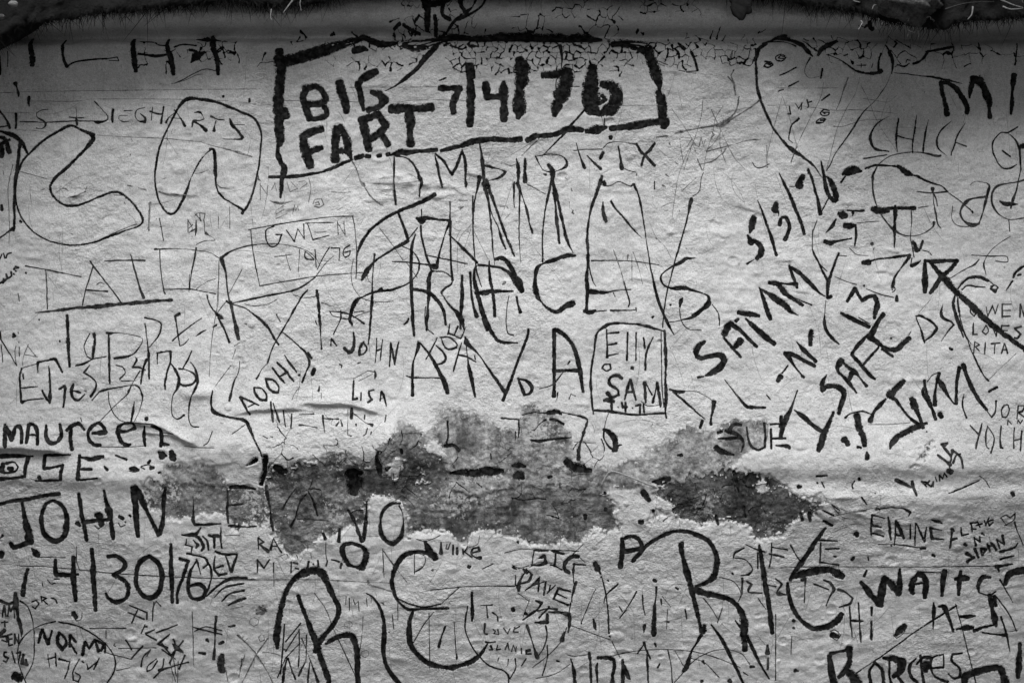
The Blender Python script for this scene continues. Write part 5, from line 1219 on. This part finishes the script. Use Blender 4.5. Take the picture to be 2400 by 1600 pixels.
# grooves pressed by the brush and the scratching tools ------------------------------------------------
G = np.zeros_like(H); RIM = np.zeros_like(H)
gd = {'B': 0.0016, 'M': 0.0013, 'T': 0.0008, 'F': 0.0005, 'H': 0.020}
for st, run in LINES:
    D = gd[st]
    for u, v, w in run[::2 if len(run) > 6 else 1]:
        r = max(w * 0.5, 1.6); rr = r * 1.7 + 2
        i0 = int((v - rr - gv[0]) / STEP); i1 = int((v + rr - gv[0]) / STEP) + 2
        j0 = int((u - rr - gu[0]) / STEP); j1 = int((u + rr - gu[0]) / STEP) + 2
        i0 = max(i0, 0); j0 = max(j0, 0)
        if i1 <= 0 or j1 <= 0 or i0 >= len(gv) or j0 >= len(gu): continue
        d = np.hypot(U[i0:i1, j0:j1] - u, V[i0:i1, j0:j1] - v) / r
        g_ = D * np.clip(1.25 - d, 0, 0.7) / 0.7
        np.maximum(G[i0:i1, j0:j1], g_, out=G[i0:i1, j0:j1])
        if st != 'H':
            b_ = 0.45 * D * np.exp(-((d - 1.4) / 0.28) ** 2)
            np.maximum(RIM[i0:i1, j0:j1], b_, out=RIM[i0:i1, j0:j1])
H = H - G + np.where(G > 0.0001, 0, RIM)

def hgt(u, v):                                     # relief at any place in the traced field
    x = np.clip((np.asarray(u) - gu[0]) / STEP, 0, len(gu) - 1.001); y = np.clip((np.asarray(v) - gv[0]) / STEP, 0, len(gv) - 1.001)
    i = y.astype(int); j = x.astype(int); fy = y - i; fx = x - j
    return (H[i, j] * (1 - fx) + H[i, j + 1] * fx) * (1 - fy) + (H[i + 1, j] * (1 - fx) + H[i + 1, j + 1] * fx) * fy

# ------------------------------------------------------------------ wall mesh: skin and patches share the relief
def padded():
    lu = np.array([-1500, -900, -500, -250, -130, -85]); ru = np.array([2485, 2530, 2650, 2900, 3300, 3900])
    tv = np.array([-400, -220, -130]); bv = np.array([1690, 1760, 1860, 1980, 2110])
    uu = np.concatenate([lu, gu, ru]); vv = np.concatenate([tv, gv, bv])
    hh = np.pad(H, ((len(tv), len(bv)), (len(lu), len(ru))), mode='edge')
    cc = np.pad(CELL, ((len(tv), len(bv)), (len(lu), len(ru))), mode='constant')
    return uu, vv, hh, cc
uu, vv, hh, cc = padded()
UU, VV = np.meshgrid(uu, vv)
CO = np.stack([(UU - 1200) / 1000, -hh, (1600 - VV) / 1000 + ORIGIN_Z], -1).reshape(-1, 3)
nv_, nu_ = UU.shape
idx = np.arange(nv_ * nu_).reshape(nv_, nu_)
QUADS = np.stack([idx[1:, :-1], idx[1:, 1:], idx[:-1, 1:], idx[:-1, :-1]], -1).reshape(-1, 4)
LAB = cc.reshape(-1)

def blur(a, r):
    for ax in (0, 1):
        c = np.cumsum(np.pad(a, [(r + 1, r) if k == ax else (0, 0) for k in (0, 1)], mode='edge'), ax)
        n = a.shape[ax]
        a = (np.take(c, range(2 * r + 1, 2 * r + 1 + n), ax) - np.take(c, range(0, n), ax)) / (2 * r + 1)
    return a
cov = blur(blur((cc > 0).astype(float), 5), 4) * 2 - 1           # 0 at a patch rim, 1 well inside
COVER = np.clip(np.pad(cov, ((0, 1), (0, 1)), mode='edge'), 0, 1).reshape(-1)

def submesh(name, sel):
    f = QUADS[sel]; used, inv = np.unique(f, return_inverse=True)
    return CO[used], inv.reshape(-1, 4)

co, fa = submesh('wall', LAB == 0)
WALL = obj('graffiti_wall', mesh_arrays('graffiti_wall', co, fa), MAT['wall'])
tag(WALL, 'pale weathered plaster wall covered with black painted and scratched names, dates and drawings', 'wall', kind='thing')
for i, (n_, m_, lab_, _, _) in enumerate(PATCHES):
    if not m_ or not (LAB == i + 1).any(): continue
    co, fa = submesh(n_, LAB == i + 1)
    c = co.mean(0); me = mesh_arrays(n_, co - c, fa)
    at = me.attributes.new('cover', 'FLOAT', 'POINT'); at.data.foreach_set('value', COVER[np.unique(QUADS[LAB == i + 1])].astype(np.float32))
    o = obj(n_, me, MAT[m_], WALL, c); o['label'] = lab_
# body of the wall behind its face
th = 0.55
bx = [(-2.7, 0.26, 0), (2.7, 0.26, 0), (2.7, th, 0), (-2.7, th, 0), (-2.7, 0.26, 2.5), (2.7, 0.26, 2.5), (2.7, th, 2.5), (-2.7, th, 2.5)]
obj('wall_core', mesh_arrays('wall_core', bx, [(0, 1, 5, 4), (1, 2, 6, 5), (2, 3, 7, 6), (3, 0, 4, 7), (4, 5, 6, 7), (3, 2, 1, 0)]), MAT['wall'], WALL)

# ------------------------------------------------------------------ the marks: ribbons of paint that follow the relief
ACR = np.array([-1, -0.55, 0, 0.55, 1.0])
def ribbon(run, lift, grow):
    P = run[:, :2]; w = run[:, 2] * 0.5 * grow
    t = np.gradient(P, axis=0); t /= np.linalg.norm(t, axis=1, keepdims=True) + 1e-9
    # rounded ends
    e0 = max(float(w[0]), 0.4); e1 = max(float(w[-1]), 0.4)
    ks = np.array([0.85, 0.5])
    pre = P[0] - t[0] * e0 * ks[:, None] * 0.8; post = P[-1] + t[-1] * e1 * ks[::-1, None] * 0.8
    wp = w[0] * np.sqrt(1 - ks ** 2); wq = w[-1] * np.sqrt(1 - ks[::-1] ** 2)
    P = np.vstack([pre, P, post]); t = np.vstack([t[:1], t[:1], t, t[-1:], t[-1:]]); w = np.concatenate([wp, w, wq])
    nrm = np.stack([-t[:, 1], t[:, 0]], 1)
    Q = P[:, None, :] + nrm[:, None, :] * (w[:, None] * ACR[None, :])[:, :, None]
    h = hgt(Q[..., 0], Q[..., 1]) + lift * (1.0 - 0.35 * np.abs(ACR))[None, :]
    co = np.stack([(Q[..., 0] - 1200) / 1000, -h, (1600 - Q[..., 1]) / 1000 + ORIGIN_Z], -1).reshape(-1, 3)
    n = len(P); id_ = np.arange(n * 5).reshape(n, 5)
    fa = np.stack([id_[:-1, :-1], id_[:-1, 1:], id_[1:, 1:], id_[1:, :-1]], -1).reshape(-1, 4)
    uv = np.stack([np.broadcast_to((ACR + 1) / 2, (n, 5)), np.broadcast_to((np.arange(n) / max(n - 1, 1))[:, None], (n, 5))], -1).reshape(-1, 2)
    return co, fa, uv

def join_runs(runs, lift, grow):
    cs, fs, us, o = [], [], [], 0
    for r in runs:
        if len(r) < 2: continue
        c, f, u = ribbon(r, lift, grow); cs.append(c); fs.append(f + o); us.append(u); o += len(c)
    return np.vstack(cs), np.vstack(fs), np.vstack(us)

def inside(runs):
    return any(((r[:, 0] > -25) & (r[:, 0] < 2425) & (r[:, 1] > -25) & (r[:, 1] < 1625)).any() for r in runs)

for g in GROUPS:
    built = []
    for k, runs in g['runs']:
        if not runs or not inside(runs): continue
        built.append((KEY[k], join_runs(runs, R.uniform(0.0005, 0.0010), {'B': 1.24, 'M': 1.22, 'T': 1.3, 'F': 1.35}[g['style']])))
    if not built: continue
    allc = np.vstack([b[1][0] for b in built]); c0 = (allc.min(0) + allc.max(0)) / 2
    root = bpy.data.objects.new(g['name'], None); COL.objects.link(root)
    root.empty_display_size = 0.05; root.location = c0; root.parent = WALL; root['label'] = g['label']
    for n_, (co, fa, uv) in built:
        c = (co.min(0) + co.max(0)) / 2
        obj(n_, mesh_arrays(n_, co - c, fa, uv), MAT[g['style']], root, c - c0)

# ------------------------------------------------------------------ alligator cracks in the skin below the overhang
def crack_field(name, label, zones, seed):
    r_ = random.Random(seed); runs = []
    for zi, (ua, ub, va, vb, cell, keep, wmax) in enumerate(zones):
        # irregular honeycomb: three cracks meet at every node, kept in connected clusters
        nx = int((ub - ua) / (cell * 1.73)) + 2; ny = int((vb - va) / (cell * 1.5)) + 2; nod = {}
        for a in range(-1, nx):
            for b in range(-1, ny):
                for q, dq in ((0, -0.5), (1, 0.5)):
                    nod[a, b, q] = (ua + (a + 0.5 * (b % 2)) * cell * 1.73 + r_.uniform(-0.5, 0.5) * cell, va + b * cell * 1.5 + dq * cell + r_.uniform(-0.5, 0.5) * cell)
        for (a, b, q), p in nod.items():
            if q: continue
            up = (a - 1 + b % 2, b - 1, 1), (a + b % 2, b - 1, 1), (a, b, 1)
            for e in up:
                if e not in nod: continue
                z = nod[e]; mu, mv = (p[0] + z[0]) / 2, (p[1] + z[1]) / 2
                tv = min(max((mv - va) / (vb - va), 0), 1)
                fall = math.sin(math.pi * tv) ** 0.5 * min(1, (mu - ua) / 40 + 0.2, (ub - mu) / 40 + 0.2)
                cl = 0.5 + 0.75 * float(vnoise(np.array([mu]), np.array([mv]), cell * 2.6, cell * 2.0, seed + zi, 2)[0])
                if cl < 1.0 - keep * fall: continue
                n = max(5, int(math.hypot(z[0] - p[0], z[1] - p[1]) / 2.5)); w = (0.12 + 1.5 * r_.random() ** 2.2) * (0.4 + 0.8 * max(0, cl - 0.3)) * wmax + 0.45; tp = r_.uniform(-0.9, 0.9)
                bu_, bv_ = r_.uniform(-0.2, 0.2) * cell, r_.uniform(-0.2, 0.2) * cell; end = r_.uniform(0.55, 1.0) if r_.random() < 0.3 else 1.0
                run = []
                for i in range(n + 1):
                    t = end * i / n; s_ = math.sin(math.pi * t)
                    run.append((p[0] + (z[0] - p[0]) * t + bu_ * s_ + r_.uniform(-0.8, 0.8), p[1] + (z[1] - p[1]) * t + bv_ * s_ + r_.uniform(-0.8, 0.8), w * r_.uniform(0.55, 1.35) * ((1.15 - i / n) if end < 1 else 1.0 + tp * (i / n - 0.5))))
                runs.append(np.array(run))
    co, fa, uv = join_runs(runs, 0.0007, 1.2)
    c = co.mean(0)
    o = obj(name, mesh_arrays(name, co - c, fa, uv), MAT['crack'], WALL, c)
    tag(o, label, kind='stuff')
crack_field('crack_network', 'fine dark crack network in the skin along the top of the black box', [
    (640, 1010, 66, 165, 12, 0.62, 3.4), (900, 1110, 40, 120, 13, 0.66, 3.6), (1040, 1500, 84, 176, 10, 0.84, 4.2),
    (1200, 1480, -5, 96, 13, 0.55, 3.0), (930, 1030, -8, 36, 8, 0.62, 1.8), (1000, 1110, -8, 60, 10, 0.55, 2.2)], 3)
crack_field('crack_network', 'dark crack network in the skin below the overhang right of the box', [
    (1500, 1790, 74, 160, 11, 0.78, 4.4), (1480, 1660, -8, 40, 11, 0.72, 3.8), (1880, 2130, 76, 146, 14, 0.7, 4.4), (2080, 2430, 84, 156, 19, 0.8, 5.4)], 4)
crack_field('crack_network', 'dark crack network in the skin around the slanting bars at upper left', [
    (285, 640, 84, 164, 16, 0.64, 4.0), (420, 560, 90, 152, 12, 0.78, 4.2)], 5)
crack_field('crack_network', 'hair cracks scattered over the broad bare patch', [
    (640, 1420, 960, 1240, 22, 0.40, 1.6), (1540, 1890, 1090, 1260, 18, 0.40, 1.6)], 6)
# fine nicks all over: too many and too small to count
nick = []
for i in range(1500):
    u, v = rng.uniform(0, 2400), rng.uniform(150, 1600); L = rng.exponential(4) + 2; a = rng.normal(-0.15, 0.8)
    if rng.random() > 0.35 + 0.5 * (v > 1150) + 0.3 * (u > 1100): continue
    n = 4; cv2 = rng.uniform(-0.5, 0.5)
    nick.append(np.array([(u + math.cos(a + cv2 * q / n) * L * (q / n - 0.5), v + math.sin(a + cv2 * q / n) * L * (q / n - 0.5), rng.uniform(0.4, 1.2) * (1.1 - abs(q / n - 0.5))) for q in range(n + 1)]))
co, fa, uv = join_runs(nick, 0.0006, 1.25); c = co.mean(0)
tag(obj('surface_nicks', mesh_arrays('surface_nicks', co - c, fa, uv), MAT['F'], WALL, c), 'tiny scattered nicks and scuffs in the pale skin', kind='stuff')

hair = []
for i in range(430):
    u, v = rng.uniform(0, 2400), (rng.uniform(1180, 1600) if rng.random() < 0.6 else rng.uniform(180, 1000)); L = rng.uniform(30, 150); a = rng.choice([rng.normal(0.0, 0.12), rng.normal(1.2, 0.35), rng.normal(-1.0, 0.35), rng.normal(1.57, 0.1)]); cv2 = rng.normal(0, 0.25)
    n = 16; w_ = rng.uniform(0.45, 1.0)
    hair.append(np.array([(u + math.cos(a + cv2 * q / n) * L * (q / n - 0.5), v + math.sin(a + cv2 * q / n) * L * (q / n - 0.5), w_ * (1.15 - 1.6 * abs(q / n - 0.5)) + 0.15) for q in range(n + 1)]))
co, fa, uv = join_runs(hair, 0.0005, 1.25); c = co.mean(0)
tag(obj('hairline_scratches', mesh_arrays('hairline_scratches', co - c, fa, uv), MAT['F'], WALL, c), 'loose hairline scratches criss-crossing the pale skin', kind='stuff')

# ------------------------------------------------------------------ ground, earth bank over the wall
def sheet(name, xs, ys, zf, mat):
    X, Y = np.meshgrid(xs, ys); Z = zf(X, Y); n, m = X.shape
    i = np.arange(n * m).reshape(n, m)
    f = np.stack([i[:-1, :-1], i[:-1, 1:], i[1:, 1:], i[1:, :-1]], -1).reshape(-1, 4)
    return obj(name, mesh_arrays(name, np.stack([X, Y, Z], -1).reshape(-1, 3), f), mat)
xs = np.concatenate([[-200, -60, -20, -8], np.linspace(-4, 4, 60), [8, 20, 60, 200]])
ys = np.concatenate([[-200, -60, -20, -9], np.linspace(-6, 0.3, 50), [8, 20, 60, 200]])
tag(sheet('ground', xs, ys, lambda X, Y: 0.02 * vnoise(X * 100, Y * 100, 60, 60, 41, 4) - 0.01, MAT['ground']), kind='structure')

# profile of the overhang: lower lip (mm from the picture top) and how far it stands out, deepened to shade the wall top
LIP = np.array([(-1500, 160, 260), (-500, 150, 200), (-60, 130, 175), (0, 124, 165), (40, 98, 150), (110, 58, 135), (250, 36, 120), (420, 22, 108), (560, 8, 105), (600, 16, 100), (690, 18, 95),
                (770, 2, 85), (820, -20, 96), (1000, -36, 98), (1500, -36, 98), (1640, -30, 100), (1800, -10, 100), (1880, 12, 125), (2000, 30, 150), (2060, 44, 165), (2150, 52, 170), (2230, 40, 170), (2330, 34, 165), (2460, 44, 170), (2900, 70, 200), (3900, 100, 260)], float)
LIP[:, 1] += np.interp(LIP[:, 0], [-60, 0, 250, 560, 700, 780, 1000, 1500, 1750, 1900, 2030, 2080, 2200, 2300, 2460], [4, 0, -4, -4, 0, 2, 20, 20, 4, 0, 0, 14, 10, 4, 8])
bu = np.concatenate([np.arange(-1500, -60, 60), np.arange(-60, 2460, 7.0), np.arange(2460, 3900, 60)])
lip = np.interp(bu, LIP[:, 0], LIP[:, 1]); out = np.interp(bu, LIP[:, 0], LIP[:, 2])
droop = (800 - lip) * out / 4000.0 + 4         # lip shaped to hang down so the wall behind it falls dark
rows = []
tt = np.concatenate([np.linspace(0, 1, 12), np.linspace(1, 2, 26)[1:], np.linspace(2, 3, 14)[1:]])
for t in tt:
    if t <= 1: v = lip - 6 + droop * t ** 1.5; y = -20 + (out + 20) * t           # underside
    elif t <= 2: v = lip - 6 + droop - (t - 1) * 260; y = out - 40 * (t - 1) ** 1.5 * np.ones_like(bu)      # front of the turf
    else: v = lip - 266 + droop - (t - 2) * 500; y = out - 40 - (t - 2) * 900
    rows.append((v, y))
BV = np.array([r[0] for r in rows]); BY = np.array([r[1] for r in rows]); BU = np.broadcast_to(bu, BV.shape)
TT = np.broadcast_to(tt[:, None] * 170, BV.shape)
n1 = vnoise(BU, TT, 46, 40, 51, 4); n2 = vnoise(BU, TT, 40, 50, 52, 4)
gate = np.clip(tt * 3, 0, 1)[:, None]
n3 = vnoise(BU, TT, 13, 14, 53, 3)
BV = BV + (15 * n1 + 11 * n3) * gate; BY = BY + (20 * n2 + 8 * n3) * gate
co = np.stack([(BU - 1200) / 1000, -BY / 1000, (1600 - BV) / 1000 + ORIGIN_Z], -1).reshape(-1, 3)
n, m = BV.shape; i = np.arange(n * m).reshape(n, m)
f = np.stack([i[:-1, :-1], i[:-1, 1:], i[1:, 1:], i[1:, :-1]], -1).reshape(-1, 4)
tag(obj('shading_earth_bank', mesh_arrays('shading_earth_bank', co, f), MAT['soil']), kind='structure')

for s_ in (-1, 1):                                 # unseen side banks, added to block light and darken the wall's edges
    zz = np.linspace(-0.1, 3.2, 60); dd = np.linspace(-0.1, 2.4, 60)
    Z, D_ = np.meshgrid(zz, dd)
    X = s_ * (1.35 + 0.08 * D_ + 0.05 * vnoise(Z * 100, D_ * 100, 40, 40, 70 + s_, 4))
    n, m = Z.shape; i = np.arange(n * m).reshape(n, m)
    f = np.stack([i[:-1, :-1], i[:-1, 1:], i[1:, 1:], i[1:, :-1]], -1).reshape(-1, 4)
    tag(obj('shading_earth_bank', mesh_arrays('shading_earth_bank', np.stack([X, -D_, Z], -1).reshape(-1, 3), f), MAT['soil']), kind='structure')

# ------------------------------------------------------------------ small things on and under the bank
def WA(u, v, h):                     # a thing seen at (u, v) that stands h metres proud of the wall
    k = 1.0 - h / 4.0
    return W(1200 + (u - 1200) * k, 800 + (v - 800) * k, h)

def tube(path, rad, sides=8, flat=1.0):
    path = [Vector(p) for p in path]; n = len(path); co = []; fa = []
    for k, p in enumerate(path):
        d = (path[min(k + 1, n - 1)] - path[max(k - 1, 0)]).normalized()
        a = d.cross(Vector((0.13, 0.9, 0.31))).normalized(); b = d.cross(a).normalized()
        r_ = rad[k] if hasattr(rad, '__len__') else rad
        for s in range(sides):
            q = 2 * math.pi * s / sides
            co.append(p + a * (math.cos(q) * r_) + b * (math.sin(q) * r_ * flat))
    for k in range(n - 1):
        for s in range(sides):
            fa.append((k * sides + s, k * sides + (s + 1) % sides, (k + 1) * sides + (s + 1) % sides, (k + 1) * sides + s))
    return np.array([tuple(c) for c in co]), np.array(fa)

def tube_obj(name, path, rad, mat, parent=None, **kw):
    co, fa = tube(path, rad, **kw); c = co.mean(0)
    return obj(name, mesh_arrays(name, co - c, fa), mat, parent, Vector(c) - (parent.location if parent else Vector()))

def bez(p, n=14):
    p = [Vector(q) for q in p]; o = []
    e = [2 * p[0] - p[1]] + p + [2 * p[-1] - p[-2]]
    for i in range(1, len(e) - 2):
        for k in range(n):
            t = k / n; a, b, c, d = e[i - 1:i + 3]
            o.append(0.5 * (2 * b + (c - a) * t + (2 * a - 5 * b + 4 * c - d) * t * t + (3 * b - a - 3 * c + d) * t ** 3))
    return o + [p[-1]]

# bent wire sticking out of the bare patch
wp = [(1450, 752, .001), (1462, 720, .004), (1492, 668, .008), (1512, 640, .010), (1535, 632, .011), (1575, 638, .011), (1660, 668, .010), (1760, 706, .008), (1860, 748, .005), (1950, 780, -.004)]
wp = [(1040 + x / 3.92, 940 + y / 3.92, h) for x, y, h in wp]
tag(tube_obj('bent_wire', bez([W(u, v, float(hgt(u, v)) + h + 0.003) for u, v, h in wp], 6), 0.0024, MAT['wire']), 'short bent wire hook sticking out of the bare patch at the centre right', 'wire')

def lump(name, u, v, h, ru, rv, rh, seed, mat, amp=0.25, parent=None, sub=30):
    th = np.linspace(0, math.pi, sub); ph = np.linspace(0, 2 * math.pi, sub * 2, endpoint=False)
    T, Pp = np.meshgrid(th, ph, indexing='ij')
    x = np.sin(T) * np.cos(Pp); y = np.sin(T) * np.sin(Pp); z = np.cos(T)
    d = 1 + amp * vnoise(x * 100 + 3 * z * 40, y * 100 + z * 90, 70, 70, seed, 4)
    co = np.stack([x * ru * d, y * rh * d, z * rv * d], -1).reshape(-1, 3) / 1000
    n, m = T.shape; i = np.arange(n * m).reshape(n, m); j = np.roll(i, -1, 1)
    f = np.stack([i[:-1], i[1:], j[1:], j[:-1]], -1).reshape(-1, 4)
    loc = Vector(WA(u, v, h / 1000))
    return obj(name, mesh_arrays(name, co, f), mat, parent, loc - (parent.location if parent else Vector()))

tag(lump('mossy_stone', 2135, 4, 190, 72, 42, 46, 61, MAT['stone'], 0.6), 'rough mossy stone lodged in the dark overhang at upper right', 'stone')
tag(lump('pale_stone', 31, 10, 185, 11, 8, 8, 62, MAT['pebble'], 0.3, sub=14), 'small pale pebble in the dark overhang, topmost at upper left', 'stone')
tag(lump('pale_stone', 4, 40, 180, 7, 6, 6, 63, MAT['stone'], 0.3, sub=14), 'small grey pebble at the left picture edge under the pale pebble', 'stone')
tag(lump('dead_leaf', 1735, 14, 100, 24, 30, 7, 64, MAT['soil'], 0.5, sub=18), 'dark curled clod hanging at the top edge right of the box', 'clod')
# dry stalks: (start u, v, out) -> (end u, v, out), from the picture
ST = [(2146, 10, 135, 2128, 50, 150), (2112, -6, 150, 2118, 40, 150), (2060, 14, 130, 2044, 22, 140), (2164, 44, 140, 2182, 46, 150), (2128, 72, 130, 2144, 78, 140),
      (2132, 74, 125, 2127, 86, 130), (2018, 50, 120, 2012, 70, 130), (2280, 16, 130, 2268, 46, 140), (2215, 22, 140, 2330, 4, 150), (2345, 0, 150, 2398, 18, 160),
      (2350, 16, 150, 2398, 20, 165), (2380, -10, 150, 2398, 8, 150), (636, 22, 75, 637, 48, 85), (706, -4, 70, 706, 26, 80), (690, -4, 70, 664, 30, 85), (2000, -4, 110, 2016, 6, 120), (2185, 46, 130, 2188, 52, 135), (2150, 70, 120, 2152, 88, 128)]
labs = ['longest pale dry stalk crossing the mossy stone', 'thin dry stalk hanging straight over the mossy stone', 'short pale dry twig left of the mossy stone', 'short pale dry twig just under the mossy stone', 'short pale dry twig lowest below the mossy stone',
        'tiny dry twig crossing the lowest twig below the mossy stone', 'thin dry blade hanging in shadow left of the mossy stone', 'thin dry blade hanging in shadow right of the mossy stone', 'long dark rootlet running right from the mossy stone', 'curved dry stalk at the upper right corner',
        'lower of the dry stalks at the upper right corner', 'topmost dry stalk at the upper right corner', 'short pale dry stub above the left corner of the box', 'upright dry stalk right of the pale stub above the box', 'slanting dry stalk between the stub and the upright stalk above the box', 'short dry twig at the top edge left of the mossy stone', 'tiny pale tip beside the twig under the mossy stone', 'tiny dry blade lowest right below the mossy stone']
ST = [(a, b, c + (50 if a > 1000 else 40), d, e, f_ + (50 if a > 1000 else 40)) for a, b, c, d, e, f_ in ST]
for k, (a, b, c, d, e, f_) in enumerate(ST):
    p0, p3 = Vector(WA(a, b, c / 1000)), Vector(WA(d, e, f_ / 1000)); mid = (p0 + p3) / 2 + Vector((R.uniform(-.006, .006), 0, R.uniform(-.006, .006)))
    pa = bez([p0, mid, p3], 6); r0 = R.uniform(0.0011, 0.0020)
    tag(tube_obj('dry_stalk', pa, [r0 * (1.15 - 0.75 * i / (len(pa) - 1)) for i in range(len(pa))], MAT['root'] if k == 8 else MAT['straw'], sides=6), labs[k], 'dry stalk', 'dry stalks under the overhang')

# fringe of rootlets, moss and dead grass along the lip of the bank: nobody could count it
cs, fs, o_ = [], [], 0
for k in range(4200):
    z = R.random()
    u = R.uniform(-60, 830) if z < 0.45 else (R.uniform(1760, 2460) if z < 0.92 else R.uniform(830, 1760))
    ov = float(np.interp(u, bu, out)) * R.uniform(0.7, 1.08); lv = float(np.interp(u, bu, lip + droop * 0.9))
    L = R.expovariate(1 / 11.0) + 3; a = R.gauss(1.57, 0.6); r0 = R.uniform(0.4, 1.1)
    p0 = Vector(W(u, lv - 10, ov / 1000)); p2 = Vector(W(u + math.cos(a) * L, lv - 10 + abs(math.sin(a)) * L + R.uniform(0, 6), (ov + R.uniform(-14, 14)) / 1000))
    pm = (p0 + p2) / 2 + Vector((R.uniform(-.004, .004), R.uniform(-.004, .004), R.uniform(-.003, .003)))
    c, f = tube([p0, pm, p2], [r0 / 1000, r0 * 0.8 / 1000, r0 * 0.2 / 1000], sides=3); cs.append(c); fs.append(f + o_); o_ += len(c)
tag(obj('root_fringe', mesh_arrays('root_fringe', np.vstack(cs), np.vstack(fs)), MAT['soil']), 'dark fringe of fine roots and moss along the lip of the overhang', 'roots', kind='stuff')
